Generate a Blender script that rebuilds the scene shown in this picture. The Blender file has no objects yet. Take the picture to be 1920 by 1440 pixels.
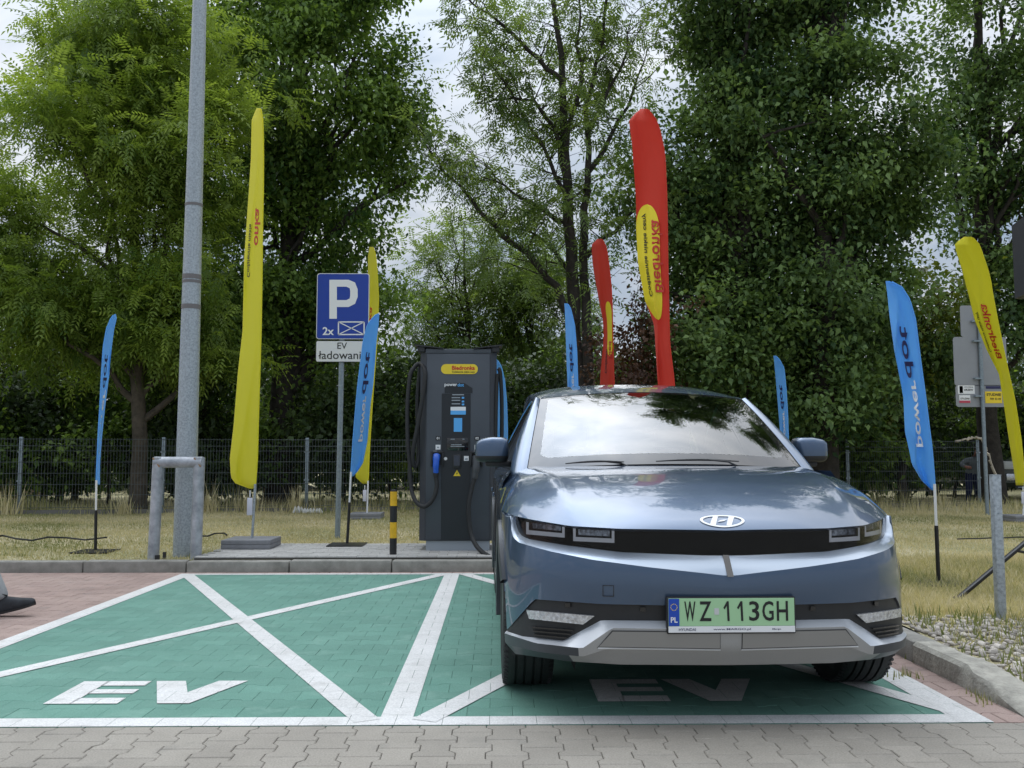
import bpy, bmesh, math, random
import numpy as np
from mathutils import Vector, Matrix, Quaternion
random.seed(7); RNG = np.random.default_rng(7)
R = math.radians
scene = bpy.context.scene
COL = scene.collection

# ------------------------------------------------------------------ camera
CAMZ, FPX, HORIZON, VPX = 1.12, 1720.0, 857.0, 932.0
PITCH = math.atan((HORIZON - 720) / FPX)
YAW = math.atan((960 - VPX) / FPX)
cam_d = bpy.data.cameras.new('camera'); cam = bpy.data.objects.new('camera', cam_d); COL.objects.link(cam)
cam_d.sensor_width = 36.0; cam_d.lens = 36.0 * FPX / 1920.0
cam_d.clip_start = 0.05; cam_d.clip_end = 2000
cam.location = (0, 0, CAMZ); cam.rotation_euler = (math.pi/2 + PITCH, 0, -YAW)
scene.camera = cam
CM = cam.rotation_euler.to_matrix(); CMI = CM.transposed(); CO = Vector((0, 0, CAMZ))

# ------------------------------------------------------------------ light, sky, exposure
SUN_EL, SUN_AZ = 57.0, -14.0           # azimuth from +Y towards +X
sd = Vector((math.cos(R(SUN_EL))*math.sin(R(SUN_AZ)), math.cos(R(SUN_EL))*math.cos(R(SUN_AZ)), math.sin(R(SUN_EL))))
sun_d = bpy.data.lights.new('sun', 'SUN'); sun_d.energy = 1.6; sun_d.angle = R(110); sun_d.color = (1, .95, .87)
sun = bpy.data.objects.new('sun', sun_d); COL.objects.link(sun)
sun.rotation_euler = (-sd).to_track_quat('-Z', 'Y').to_euler(); sun.location = sd * 60
world = bpy.data.worlds.new('World'); scene.world = world; world.use_nodes = True
wt = world.node_tree; wt.nodes.clear()
def wn(t, **k):
    n = wt.nodes.new(t)
    for a, b in k.items(): setattr(n, a, b)
    return n
sky = wn('ShaderNodeTexSky', sky_type='NISHITA', sun_disc=False, sun_elevation=R(SUN_EL), sun_rotation=R(SUN_AZ))
tc = wn('ShaderNodeTexCoord'); sep = wn('ShaderNodeSeparateXYZ'); wt.links.new(tc.outputs['Generated'], sep.inputs[0])
zc = wn('ShaderNodeMath', operation='MAXIMUM'); wt.links.new(sep.outputs['Z'], zc.inputs[0]); zc.inputs[1].default_value = 0.0
za = wn('ShaderNodeMath', operation='ADD'); wt.links.new(zc.outputs[0], za.inputs[0]); za.inputs[1].default_value = 0.22
dv = wn('ShaderNodeVectorMath', operation='DIVIDE'); cb = wn('ShaderNodeCombineXYZ')
for i in range(2): wt.links.new(za.outputs[0], cb.inputs[i])
cb.inputs[2].default_value = 1e6
wt.links.new(tc.outputs['Generated'], dv.inputs[0]); wt.links.new(cb.outputs[0], dv.inputs[1])
nz = wn('ShaderNodeTexNoise'); nz.inputs['Scale'].default_value = 1.9; nz.inputs['Detail'].default_value = 7; nz.inputs['Roughness'].default_value = .55; nz.inputs['Distortion'].default_value = .4
wt.links.new(dv.outputs[0], nz.inputs['Vector'])
rmp = wn('ShaderNodeValToRGB'); wt.links.new(nz.outputs['Fac'], rmp.inputs[0])
e = rmp.color_ramp.elements; e[0].position = .38; e[0].color = (.42, .52, .66, 1); e[1].position = .63; e[1].color = (.87, .915, .985, 1)
# overcast luminance: brighter towards the zenith
gr = wn('ShaderNodeMath', operation='MULTIPLY_ADD'); wt.links.new(zc.outputs[0], gr.inputs[0]); gr.inputs[1].default_value = .85; gr.inputs[2].default_value = .52
# brighter cloud round the veiled sun
dt = wn('ShaderNodeVectorMath', operation='DOT_PRODUCT'); wt.links.new(tc.outputs['Generated'], dt.inputs[0]); dt.inputs[1].default_value = sd
dm = wn('ShaderNodeMath', operation='MAXIMUM'); wt.links.new(dt.outputs['Value'], dm.inputs[0]); dm.inputs[1].default_value = 0.0
dp = wn('ShaderNodeMath', operation='POWER'); wt.links.new(dm.outputs[0], dp.inputs[0]); dp.inputs[1].default_value = 16.0
dg_ = wn('ShaderNodeMath', operation='MULTIPLY_ADD'); wt.links.new(dp.outputs[0], dg_.inputs[0]); dg_.inputs[1].default_value = 3.0; dg_.inputs[2].default_value = 1.0
gm_ = wn('ShaderNodeMath', operation='MULTIPLY'); wt.links.new(gr.outputs[0], gm_.inputs[0]); wt.links.new(dg_.outputs[0], gm_.inputs[1]); gr = gm_
mc = wn('ShaderNodeVectorMath', operation='SCALE'); wt.links.new(rmp.outputs[0], mc.inputs[0]); wt.links.new(gr.outputs[0], mc.inputs['Scale'])
b1 = wn('ShaderNodeBackground'); b1.inputs[1].default_value = .12; wt.links.new(sky.outputs[0], b1.inputs[0])
b2 = wn('ShaderNodeBackground'); b2.inputs[1].default_value = 1.0; wt.links.new(mc.outputs[0], b2.inputs[0])
cov = wn('ShaderNodeMapRange'); wt.links.new(nz.outputs['Fac'], cov.inputs[0]); cov.inputs[1].default_value = .3; cov.inputs[2].default_value = .5; cov.inputs[3].default_value = .86; cov.inputs[4].default_value = 1.0
mx = wn('ShaderNodeMixShader'); wt.links.new(cov.outputs[0], mx.inputs[0]); wt.links.new(b1.outputs[0], mx.inputs[1]); wt.links.new(b2.outputs[0], mx.inputs[2])
wo = wn('ShaderNodeOutputWorld'); wt.links.new(mx.outputs[0], wo.inputs[0])
vs = scene.view_settings; vs.view_transform = 'Standard'; vs.look = 'None'; vs.exposure = 0.28; vs.gamma = 1.0; vs.use_curve_mapping = False
scene.cycles.max_bounces = 10; scene.cycles.transparent_max_bounces = 24

# ------------------------------------------------------------------ pixel helpers (photo pixels 1920x1440)
def ray(px, py): return CM @ Vector(((px-960)/FPX, (720-py)/FPX, -1.0))
def ground(px, py, z=0.0):
    r = ray(px, py); return CO + r * ((z - CAMZ) / r.z)
def at(px, py, Y):
    r = ray(px, py); return CO + r * (Y / r.y)
def proj(p):
    c = CMI @ (Vector(p) - CO); return 960 + FPX*c.x/-c.z, 720 - FPX*c.y/-c.z

# ------------------------------------------------------------------ object helpers
def tag(o, label=None, cat=None, group=None, kind=None):
    if label: o['label'] = label
    if cat: o['category'] = cat
    if group: o['group'] = group
    if kind: o['kind'] = kind
    return o
def empty(name, loc=(0, 0, 0), rz=0, label=None, cat=None, group=None):
    o = bpy.data.objects.new(name, None); COL.objects.link(o); o.location = loc; o.rotation_euler = (0, 0, rz)
    o.empty_display_size = .1
    return tag(o, label, cat, group)
def link(name, me, parent=None):
    o = bpy.data.objects.new(name, me); COL.objects.link(o)
    if parent is not None: o.parent = parent
    return o
class MB:
    def __init__(s): s.v = []; s.f = []; s.m = []
    def add(s, vs, fs, m=0):
        b = len(s.v); s.v += [tuple(v) for v in vs]; s.f += [tuple(b+i for i in f) for f in fs]; s.m += [m]*len(fs); return s
    def box(s, x0, x1, y0, y1, z0, z1, bev=0.0, m=0):
        if bev <= 0:
            v = [(x, y, z) for x in (x0, x1) for y in (y0, y1) for z in (z0, z1)]
            return s.add(v, [(0,1,3,2),(4,6,7,5),(0,4,5,1),(2,3,7,6),(0,2,6,4),(1,5,7,3)], m)
        bm = bmesh.new(); bmesh.ops.create_cube(bm, size=1)
        for v in bm.verts: v.co = Vector(((x0+x1)/2+v.co.x*(x1-x0), (y0+y1)/2+v.co.y*(y1-y0), (z0+z1)/2+v.co.z*(z1-z0)))
        bmesh.ops.bevel(bm, geom=list(bm.edges), offset=bev, segments=2, affect='EDGES', profile=.5)
        bm.verts.index_update(); s.add([v.co for v in bm.verts], [[v.index for v in f.verts] for f in bm.faces], m); bm.free(); return s
    def tube(s, pts, rad, n=8, caps=True, m=0):
        pts = [Vector(p) for p in pts]; k = len(pts)
        if not hasattr(rad, '__len__'): rad = [rad]*k
        up = None; rings = []
        for i, p in enumerate(pts):
            t = (pts[min(i+1, k-1)] - pts[max(i-1, 0)])
            if t.length < 1e-9: t = Vector((0, 0, 1))
            t.normalize()
            if up is None: up = Vector((1, 0, 0)) if abs(t.x) < .8 else Vector((0, 1, 0))
            a = t.cross(up)
            if a.length < 1e-6: a = t.orthogonal()
            a.normalize(); b = a.cross(t); up = b
            # keep frame
            up = (t.cross(a)) * -1
            rings.append([p + rad[i]*(math.cos(2*math.pi*j/n)*a + math.sin(2*math.pi*j/n)*b) for j in range(n)])
        vs = [q for r in rings for q in r]; fs = []
        for i in range(k-1):
            for j in range(n): fs.append((i*n+j, i*n+(j+1) % n, (i+1)*n+(j+1) % n, (i+1)*n+j))
        if caps: fs.append(tuple(range(n-1, -1, -1))); fs.append(tuple((k-1)*n+j for j in range(n)))
        return s.add(vs, fs, m)
    def lathe(s, prof, n=32, axis='z', c=(0, 0, 0), m=0):
        vs = []; k = len(prof)
        for j in range(n):
            a = 2*math.pi*j/n
            for r, h in prof:
                q = (r*math.cos(a), r*math.sin(a), h)
                if axis == 'x': q = (h, r*math.cos(a), r*math.sin(a))
                if axis == 'y': q = (r*math.sin(a), h, r*math.cos(a))
                vs.append((q[0]+c[0], q[1]+c[1], q[2]+c[2]))
        fs = [(j*k+i, ((j+1) % n)*k+i, ((j+1) % n)*k+i+1, j*k+i+1) for j in range(n) for i in range(k-1)]
        return s.add(vs, fs, m)
    def prism(s, poly, z0, z1, m=0):
        n = len(poly); v = [(x, y, z0) for x, y in poly] + [(x, y, z1) for x, y in poly]
        return s.add(v, [tuple(range(n-1, -1, -1)), tuple(range(n, 2*n))] + [(i, (i+1) % n, n+(i+1) % n, n+i) for i in range(n)], m)
    def mesh(s, name, mats, smooth=False, merge=False, angle=None):
        me = bpy.data.meshes.new(name); me.from_pydata(s.v, [], s.f)
        for mm in (mats if isinstance(mats, (list, tuple)) else [mats]): me.materials.append(mm)
        if any(s.m): me.polygons.foreach_set('material_index', s.m)
        if merge or True:
            bm = bmesh.new(); bm.from_mesh(me)
            if merge: bmesh.ops.remove_doubles(bm, verts=bm.verts, dist=1e-5)
            bmesh.ops.recalc_face_normals(bm, faces=bm.faces); bm.to_mesh(me); bm.free()
        if smooth: me.polygons.foreach_set('use_smooth', [True]*len(me.polygons))
        if angle is not None: me.set_sharp_from_angle(angle=R(angle))
        me.update(); return me
    def build(s, name, mats, parent=None, smooth=False, merge=False, angle=None):
        if smooth and angle is None: angle = 40
        return link(name, s.mesh(name, mats, smooth, merge, angle if smooth else None), parent)

def arr_mesh(name, verts, faces, mat, rnd=None, smooth=False):
    verts = np.asarray(verts, dtype=np.float32); faces = np.asarray(faces, dtype=np.int32); k = faces.shape[1]
    me = bpy.data.meshes.new(name); me.vertices.add(len(verts)); me.vertices.foreach_set('co', verts.ravel())
    me.loops.add(faces.size); me.loops.foreach_set('vertex_index', faces.ravel())
    me.polygons.add(len(faces)); me.polygons.foreach_set('loop_start', np.arange(0, faces.size, k, dtype=np.int32))
    if rnd is not None:
        a = me.attributes.new('rnd', 'FLOAT', 'POINT'); a.data.foreach_set('value', np.asarray(rnd, dtype=np.float32))
    me.materials.append(mat); me.update(calc_edges=True)
    if smooth: me.polygons.foreach_set('use_smooth', [True]*len(faces))
    return me

# ------------------------------------------------------------------ materials
def S(r, g, b):
    f = lambda c: ((c/255+.055)/1.055)**2.4 if c > 10 else c/255/12.92
    return (f(r), f(g), f(b))
MATS = {}
def mat(name, col, rough=.5, metal=0.0, coat=0.0, var=0.0, vscale=6.0, bump=0.0, bscale=40.0, spec=.5, col2=None, rvar=0.0, alpha=None, emit=None, coatrough=.03, rndvar=0.0, detail=5, sheen=0):
    if name in MATS: return MATS[name]
    m = bpy.data.materials.new(name); m.use_nodes = True; t = m.node_tree; p = t.nodes['Principled BSDF']
    p.inputs['Base Color'].default_value = (*col, 1); p.inputs['Roughness'].default_value = rough; p.inputs['Metallic'].default_value = metal
    p.inputs['Coat Weight'].default_value = coat; p.inputs['Coat Roughness'].default_value = coatrough; p.inputs['Specular IOR Level'].default_value = spec
    L = t.links.new
    tcn = t.nodes.new('ShaderNodeTexCoord')
    if var > 0 or col2 is not None:
        n = t.nodes.new('ShaderNodeTexNoise'); n.inputs['Scale'].default_value = vscale; n.inputs['Detail'].default_value = detail; n.inputs['Roughness'].default_value = .62
        L(tcn.outputs['Object'], n.inputs['Vector'])
        r = t.nodes.new('ShaderNodeValToRGB'); L(n.outputs['Fac'], r.inputs[0])
        c2 = col2 if col2 is not None else tuple(c*(1+var) for c in col); c1 = col if col2 is not None else tuple(c*(1-var) for c in col)
        r.color_ramp.elements[0].position = .32; r.color_ramp.elements[0].color = (*c1, 1); r.color_ramp.elements[1].position = .68; r.color_ramp.elements[1].color = (*c2, 1)
        out = r.outputs[0]
        if rndvar > 0: out = _rnd(t, out, rndvar)
        L(out, p.inputs['Base Color'])
        if rvar > 0:
            mr = t.nodes.new('ShaderNodeMapRange'); L(n.outputs['Fac'], mr.inputs[0]); mr.inputs[1].default_value = .3; mr.inputs[2].default_value = .7
            mr.inputs[3].default_value = max(.02, rough-rvar); mr.inputs[4].default_value = min(1, rough+rvar); L(mr.outputs[0], p.inputs['Roughness'])
    if bump > 0:
        n2 = t.nodes.new('ShaderNodeTexNoise'); n2.inputs['Scale'].default_value = bscale; n2.inputs['Detail'].default_value = 4
        L(tcn.outputs['Object'], n2.inputs['Vector']); b = t.nodes.new('ShaderNodeBump'); b.inputs['Strength'].default_value = bump; b.inputs['Distance'].default_value = .01
        L(n2.outputs['Fac'], b.inputs['Height']); L(b.outputs[0], p.inputs['Normal'])
    if emit: p.inputs['Emission Color'].default_value = (*emit, 1); p.inputs['Emission Strength'].default_value = 1
    MATS[name] = m; return m
def _rnd(t, colsock, amt):
    L = t.links.new
    oi = t.nodes.new('ShaderNodeObjectInfo'); at_ = t.nodes.new('ShaderNodeAttribute'); at_.attribute_name = 'rnd'
    ad = t.nodes.new('ShaderNodeMath'); ad.operation = 'ADD'; L(oi.outputs['Random'], ad.inputs[0]); L(at_.outputs['Fac'], ad.inputs[1])
    fr = t.nodes.new('ShaderNodeMath'); fr.operation = 'FRACT'; L(ad.outputs[0], fr.inputs[0])
    mr = t.nodes.new('ShaderNodeMapRange'); L(fr.outputs[0], mr.inputs[0]); mr.inputs[3].default_value = 1-amt; mr.inputs[4].default_value = 1+amt
    sc = t.nodes.new('ShaderNodeVectorMath'); sc.operation = 'SCALE'; L(colsock, sc.inputs[0]); L(mr.outputs[0], sc.inputs['Scale'])
    return sc.outputs[0]
def leafmat(name, dark, light, trans=.35, rough=.5, spec=.35):
    m = bpy.data.materials.new(name); m.use_nodes = True; t = m.node_tree; p = t.nodes['Principled BSDF']; L = t.links.new
    a = t.nodes.new('ShaderNodeAttribute'); a.attribute_name = 'rnd'
    r = t.nodes.new('ShaderNodeValToRGB'); L(a.outputs['Fac'], r.inputs[0]); r.color_ramp.elements[0].color = (*dark, 1); r.color_ramp.elements[1].color = (*light, 1)
    L(r.outputs[0], p.inputs['Base Color']); p.inputs['Roughness'].default_value = rough; p.inputs['Specular IOR Level'].default_value = spec
    tr = t.nodes.new('ShaderNodeBsdfTranslucent'); sc = t.nodes.new('ShaderNodeVectorMath'); sc.operation = 'MULTIPLY'; L(r.outputs[0], sc.inputs[0]); sc.inputs[1].default_value = (1.35, 1.35, .7)
    L(sc.outputs[0], tr.inputs[0])
    mxs = t.nodes.new('ShaderNodeMixShader'); mxs.inputs[0].default_value = trans; L(p.outputs[0], mxs.inputs[1]); L(tr.outputs[0], mxs.inputs[2])
    L(mxs.outputs[0], t.nodes['Material Output'].inputs[0]); MATS[name] = m; return m
def glassmat(name, tint, ior=1.5, gloss=(1, 1, 1), rough=0.0):
    m = bpy.data.materials.new(name); m.use_nodes = True; t = m.node_tree; t.nodes.clear(); L = t.links.new
    tr = t.nodes.new('ShaderNodeBsdfTransparent'); tr.inputs[0].default_value = (*tint, 1)
    gl = t.nodes.new('ShaderNodeBsdfGlossy'); gl.inputs['Color'].default_value = (*gloss, 1); gl.inputs['Roughness'].default_value = rough
    fr = t.nodes.new('ShaderNodeFresnel'); fr.inputs[0].default_value = ior
    # the pane is a single sheet: use the front-face index on both sides
    mxs = t.nodes.new('ShaderNodeMixShader'); L(fr.outputs[0], mxs.inputs[0]); L(tr.outputs[0], mxs.inputs[1]); L(gl.outputs[0], mxs.inputs[2])
    o = t.nodes.new('ShaderNodeOutputMaterial'); L(mxs.outputs[0], o.inputs[0]); MATS[name] = m; return m

galv = mat('galvanised steel', (.35, .39, .42), .55, .3, var=.28, vscale=55, bump=.08, bscale=60, rvar=.15, detail=3)
pipe_steel = mat('worn galvanised pipe', (.25, .27, .30), .45, .35, col2=(.50, .52, .56), vscale=9, bump=.08, bscale=90)
rusty = mat('rusty weld', (.32, .19, .10), .8, 0, var=.3, vscale=60)
grey_post = mat('grey zinc post', (.24, .29, .33), .5, .4, var=.2, vscale=30)
black_metal = mat('black painted metal', (.012, .012, .014), .4, 0, bump=.03)
black_plastic = mat('black plastic', (.018, .019, .021), .5, 0, var=.15, vscale=20)
rubber = mat('black rubber', (.016, .017, .018), .62, 0, var=.2, vscale=30, bump=.1, bscale=120)
white_paint = mat('white enamel', (.78, .79, .80), .35, 0)
concrete = mat('kerb concrete', (.19, .185, .165), .9, 0, col2=(.32, .31, .28), vscale=7, bump=.35, bscale=140, rndvar=.12)
# ================================================================== GROUND, PAVING, KERBS
BX0, BXM, BX1 = -3.03, -0.43, 2.105      # bay edges (outer) and shared divider centre
BY0, BY1 = 3.947, 8.99                   # bay front / back outer edges
KY, KX = 9.10, 2.28                      # front faces of back kerb and right-hand kerb
LZ = 0.10                                # lawn level
soil = mat('bedding sand', (.10, .09, .075), .95, 0, var=.3, vscale=30)
asph = mat('distant concrete yard', (.22, .215, .20), .95, 0, var=.15, vscale=3)
gd = MB().box(-250, 250, -250, 250, -.6, -.045).build('ground', asph); tag(gd, kind='structure')
yard = MB().box(-40, 40, -40, 1.95, -.044, -.004).build('yard', mat('yard paving', (.30, .295, .275), .9, 0, var=.12, vscale=4, bump=.2, bscale=30)); tag(yard, kind='structure')

def clip_half(poly, ax, val, keep_gt):
    out = []; n = len(poly)
    for i in range(n):
        a, b = poly[i], poly[(i+1) % n]
        da = (a[ax]-val) if keep_gt else (val-a[ax]); db = (b[ax]-val) if keep_gt else (val-b[ax])
        if da >= 0: out.append(a)
        if (da >= 0) != (db >= 0):
            t = da/(da-db); out.append((a[0]+t*(b[0]-a[0]), a[1]+t*(b[1]-a[1])))
    return out
def clip_line(poly, p, nrm):             # keep nrm.(q-p) >= 0
    out = []; n = len(poly)
    for i in range(n):
        a, b = poly[i], poly[(i+1) % n]
        da = (a[0]-p[0])*nrm[0]+(a[1]-p[1])*nrm[1]; db = (b[0]-p[0])*nrm[0]+(b[1]-p[1])*nrm[1]
        if da >= 0: out.append(a)
        if (da >= 0) != (db >= 0):
            t = da/(da-db); out.append((a[0]+t*(b[0]-a[0]), a[1]+t*(b[1]-a[1])))
    return out
def area(p): return .5*sum(p[i][0]*p[(i+1) % len(p)][1]-p[(i+1) % len(p)][0]*p[i][1] for i in range(len(p)))
def clip_rect(poly, x0, x1, y0, y1):
    for ax, val, gt in ((0, x0, True), (0, x1, False), (1, y0, True), (1, y1, False)):
        if not poly: return poly
        poly = clip_half(poly, ax, val, gt)
    return poly
PL, PW = .2, .139
def paver_outline(rot):
    a, b = PW/2+.0125, PW/2-.0125
    pts = [(-a, -.1), (a, -.1), (a, -.062), (b, -.038), (b, .038), (a, .062), (a, .1), (-a, .1), (-a, .062), (-b, .038), (-b, -.038), (-a, -.062)]
    if rot: pts = [(-y, x) for x, y in pts]
    return pts
def lattice(x0, x1, y0, y1, rot):
    """double-T concrete pavers: rot=False long side along Y, rot=True long side along X"""
    res = []; base = paver_outline(rot)
    if not rot:
        for i in range(int((x1-x0)/PW)+3):
            cx = x0 + (i-.5)*PW
            for j in range(int((y1-y0)/PL)+3):
                res.append((cx, y0+(j-1+(.5 if i % 2 else 0))*PL))
    else:
        for j in range(int((y1-y0)/PW)+3):
            cy = y0 + (j-.5)*PW
            for i in range(int((x1-x0)/PL)+3):
                res.append((x0+(i-1+(.5 if j % 2 else 0))*PL, cy))
    return base, res
def inset_poly(poly, d):
    cx = sum(p[0] for p in poly)/len(poly); cy = sum(p[1] for p in poly)/len(poly)
    w = max(p[0] for p in poly)-min(p[0] for p in poly); h = max(p[1] for p in poly)-min(p[1] for p in poly)
    sx, sy = max(.2, 1-2*d/max(w, 1e-4)), max(.2, 1-2*d/max(h, 1e-4))
    return [(cx+(p[0]-cx)*sx, cy+(p[1]-cy)*sy) for p in poly]
def paver_geo(poly, top=0.0, gap=.0016, bev=.0035, depth=.03):
    a = inset_poly(poly, gap); b = inset_poly(poly, gap+bev); n = len(poly)
    v = [(x, y, top-depth) for x, y in a] + [(x, y, top-bev*.8) for x, y in a] + [(x, y, top) for x, y in b]
    f = [(i, (i+1) % n, n+(i+1) % n, n+i) for i in range(n)] + [(n+i, n+(i+1) % n, 2*n+(i+1) % n, 2*n+i) for i in range(n)] + [tuple(range(2*n, 3*n))]
    return v, f
PAVER_TOPS = []
PV = dict(gap=.0016, bev=.0040)
def pave(struct_name, x0, x1, y0, y1, rot, material, parts, sheetmat, label=None, name='paver', key=None, collect=False, lx=None, ly=None, exclude=None):
    """a pavement sheet with pavers; the `parts` largest in view are single objects, the rest one joined part"""
    base, cs = lattice(lx if lx is not None else x0, x1, ly if ly is not None else y0, y1, rot)
    st = MB().box(x0, x1, y0, y1, -.04, -.012).build(struct_name, sheetmat); tag(st, label, kind='structure')
    shared = None; whole = []; cut = []
    for c in cs:
        poly = [(c[0]+p[0], c[1]+p[1]) for p in base]
        q = clip_rect(poly, x0, x1, y0, y1)
        if len(q) < 3 or abs(area(q)) < 4e-4: continue
        px, py = proj((c[0], c[1], 0))
        vis = -30 < px < 1950 and 900 < py < 1470
        if c[0] > 0.12 and 4.55 < c[1] < 8.4 and c[0] < 1.9: vis = False          # under the car
        (whole if len(q) == len(poly) and abs(area(q)-area(poly)) < 1e-7 else cut).append((c, q, vis))
        if collect: PAVER_TOPS.append(inset_poly(q, .0009))
    vv = sorted([w for w in whole if w[2]], key=lambda w: w[0][1])[:parts]
    ids = set(id(w) for w in vv)
    pk = dict(gap=.0006, bev=.0016) if collect else PV
    v, f = paver_geo(base, **pk); mb = MB(); mb.add(v, f); me = mb.mesh(name, material)
    for w in vv:
        o = link(name, me, st); o.location = (w[0][0], w[0][1], random.uniform(-.0006, .0006) if collect else random.uniform(-.0012, .0012))
        if not collect: o.rotation_euler = (random.uniform(-.004, .004), random.uniform(-.004, .004), random.uniform(-.004, .004))
    rest = MB(); rn = []
    for w in whole+cut:
        if id(w) in ids: continue
        v, f = paver_geo(w[1], **pk); rest.add(v, f); rn += [random.random()]*len(v)
    if rest.v:
        me = bpy.data.meshes.new(name); me.from_pydata(rest.v, [], rest.f); me.materials.append(material)
        a = me.attributes.new('rnd', 'FLOAT', 'POINT'); a.data.foreach_set('value', rn)
        o = link('remaining_pavers', me, st); tag(o, kind='stuff')
    return st
def paver_mat(name, c1, c2, rndvar, speck=.0, stain=None):
    m = bpy.data.materials.new(name); m.use_nodes = True; t = m.node_tree; L = t.links.new; p = t.nodes['Principled BSDF']
    g = t.nodes.new('ShaderNodeNewGeometry')
    n = t.nodes.new('ShaderNodeTexNoise'); n.inputs['Scale'].default_value = 1.7; n.inputs['Detail'].default_value = 8; n.inputs['Roughness'].default_value = .7; L(g.outputs['Position'], n.inputs['Vector'])
    r = t.nodes.new('ShaderNodeValToRGB'); L(n.outputs['Fac'], r.inputs[0]); r.color_ramp.elements[0].position = .3; r.color_ramp.elements[1].position = .7
    r.color_ramp.elements[0].color = (*c1, 1); r.color_ramp.elements[1].color = (*c2, 1)
    out = _rnd(t, r.outputs[0], rndvar)
    n2 = t.nodes.new('ShaderNodeTexNoise'); n2.inputs['Scale'].default_value = 140; n2.inputs['Detail'].default_value = 3; L(g.outputs['Position'], n2.inputs['Vector'])
    mr = t.nodes.new('ShaderNodeMapRange'); L(n2.outputs['Fac'], mr.inputs[0]); mr.inputs[1].default_value = .3; mr.inputs[2].default_value = .75; mr.inputs[3].default_value = .82; mr.inputs[4].default_value = 1.16
    sc = t.nodes.new('ShaderNodeVectorMath'); sc.operation = 'SCALE'; L(out, sc.inputs[0]); L(mr.outputs[0], sc.inputs['Scale']); out = sc.outputs[0]
    if stain is not None:
        n3 = t.nodes.new('ShaderNodeTexNoise'); n3.inputs['Scale'].default_value = 4.2; n3.inputs['Detail'].default_value = 6; n3.inputs['Roughness'].default_value = .65; L(g.outputs['Position'], n3.inputs['Vector'])
        m3 = t.nodes.new('ShaderNodeMapRange'); L(n3.outputs['Fac'], m3.inputs[0]); m3.inputs[1].default_value = .56; m3.inputs[2].default_value = .70; m3.inputs[3].default_value = 0; m3.inputs[4].default_value = stain[1]
        mixn = t.nodes.new('ShaderNodeMix'); mixn.data_type = 'RGBA'; L(m3.outputs[0], mixn.inputs[0]); L(out, mixn.inputs[6]); mixn.inputs[7].default_value = (*stain[0], 1); out = mixn.outputs[2]
    L(out, p.inputs['Base Color']); p.inputs['Roughness'].default_value = .88
    b = t.nodes.new('ShaderNodeBump'); b.inputs['Strength'].default_value = .25; b.inputs['Distance'].default_value = .004; L(n2.outputs['Fac'], b.inputs['Height']); L(b.outputs[0], p.inputs['Normal'])
    return m
grey_pav = paver_mat('grey concrete pavers', (.25, .23, .198), (.325, .30, .26), .07, stain=((.16, .155, .14), .35))
pink_pav = paver_mat('weathered pink pavers', (.275, .195, .17), (.37, .28, .245), .10, stain=((.17, .15, .14), .6))
green_pav = paver_mat('green painted pavers', (.095, .225, .178), (.135, .285, .23), .07, stain=((.20, .34, .285), .5))
joint = mat('joint sand', (.06, .056, .048), .95, 0)
gjoint = mat('green stained joint', (.05, .12, .095), .95, 0)
line_white = paver_mat('worn white road paint', (.55, .55, .535), (.68, .68, .67), .03, stain=((.43, .43, .41), .65))

pave('grey_driveway', -4.2, 5.2, 1.95, BY0, False, grey_pav, 300, joint)
pave('parking_bays', BX0, BX1, BY0, BY1, True, green_pav, 300, gjoint, collect=True)
bays = bpy.data.objects['parking_bays']
pl = pave('pink_pavement', -9.0, BX0, BY0, KY, True, pink_pav, 220, joint, lx=BX0-6.0, ly=BY0)
for nm, x0, x1, y0, y1 in (('pink_edge_strip', BX0, KX, BY1, KY), ('pink_side_strip', BX1, KX, BY0, BY1)):
    pave(nm, x0, x1, y0, y1, True, pink_pav, 0, joint, lx=BX0-6.0, ly=BY0)

# painted markings: every paver top cut to the outline of the marking, so the joints stay open
def marking(name, polys, parent=bays, z=.0022, label=None):
    mb = MB()
    for cp in polys:
        if area(cp) < 0: cp = cp[::-1]
        for t_ in PAVER_TOPS:
            q = t_
            for i in range(len(cp)):
                a, b = cp[i], cp[(i+1) % len(cp)]
                q = clip_line(q, a, (-(b[1]-a[1]), b[0]-a[0]))
                if len(q) < 3: break
            if len(q) >= 3 and abs(area(q)) > 1e-5: mb.add([(x, y, z) for x, y in q], [tuple(range(len(q)))])
    me = bpy.data.meshes.new(name); me.from_pydata(mb.v, [], mb.f); me.materials.append(line_white)
    o = link(name, me, parent)
    if label: o['label'] = label
    return o
def quad_line(a, b, w):
    d = Vector((b[0]-a[0], b[1]-a[1])).normalized(); n = Vector((-d.y, d.x))*w/2
    return [(a[0]+n.x, a[1]+n.y), (a[0]-n.x, a[1]-n.y), (b[0]-n.x, b[1]-n.y), (b[0]+n.x, b[1]+n.y)]
LW = .125
marking('front_line', [[(BX0, BY0), (BX1, BY0), (BX1, BY0+LW), (BX0, BY0+LW)]])
marking('back_line', [[(BX0, BY1-.09), (BX1, BY1-.09), (BX1, BY1), (BX0, BY1)]], z=.0026)
marking('side_line', [[(BX0, BY0), (BX0+LW, BY0), (BX0+LW, BY1), (BX0, BY1)]], z=.0030)
marking('side_line', [[(BX1-.15, BY0), (BX1, BY0), (BX1, BY1), (BX1-.15, BY1)]], z=.0030)
marking('divider_line', [[(BXM-.07, BY0), (BXM+.07, BY0), (BXM+.07, BY1), (BXM-.07, BY1)]], z=.0030)
for (a, b) in (((BX0+.06, BY1-.04), (BXM-.12, BY0+.06)), ((BXM-.05, BY1-.02), (BX0+.05, BY0+.1)), ((BXM+.1, BY1-.02), (BX1-.05, BY0+.1)), ((BX1-.08, BY1-.05), (BXM+.12, BY0+.06))):
    marking('diagonal_line', [quad_line(a, b, .115)], z=.0034+.0005*(a[0] > b[0]))
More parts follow.
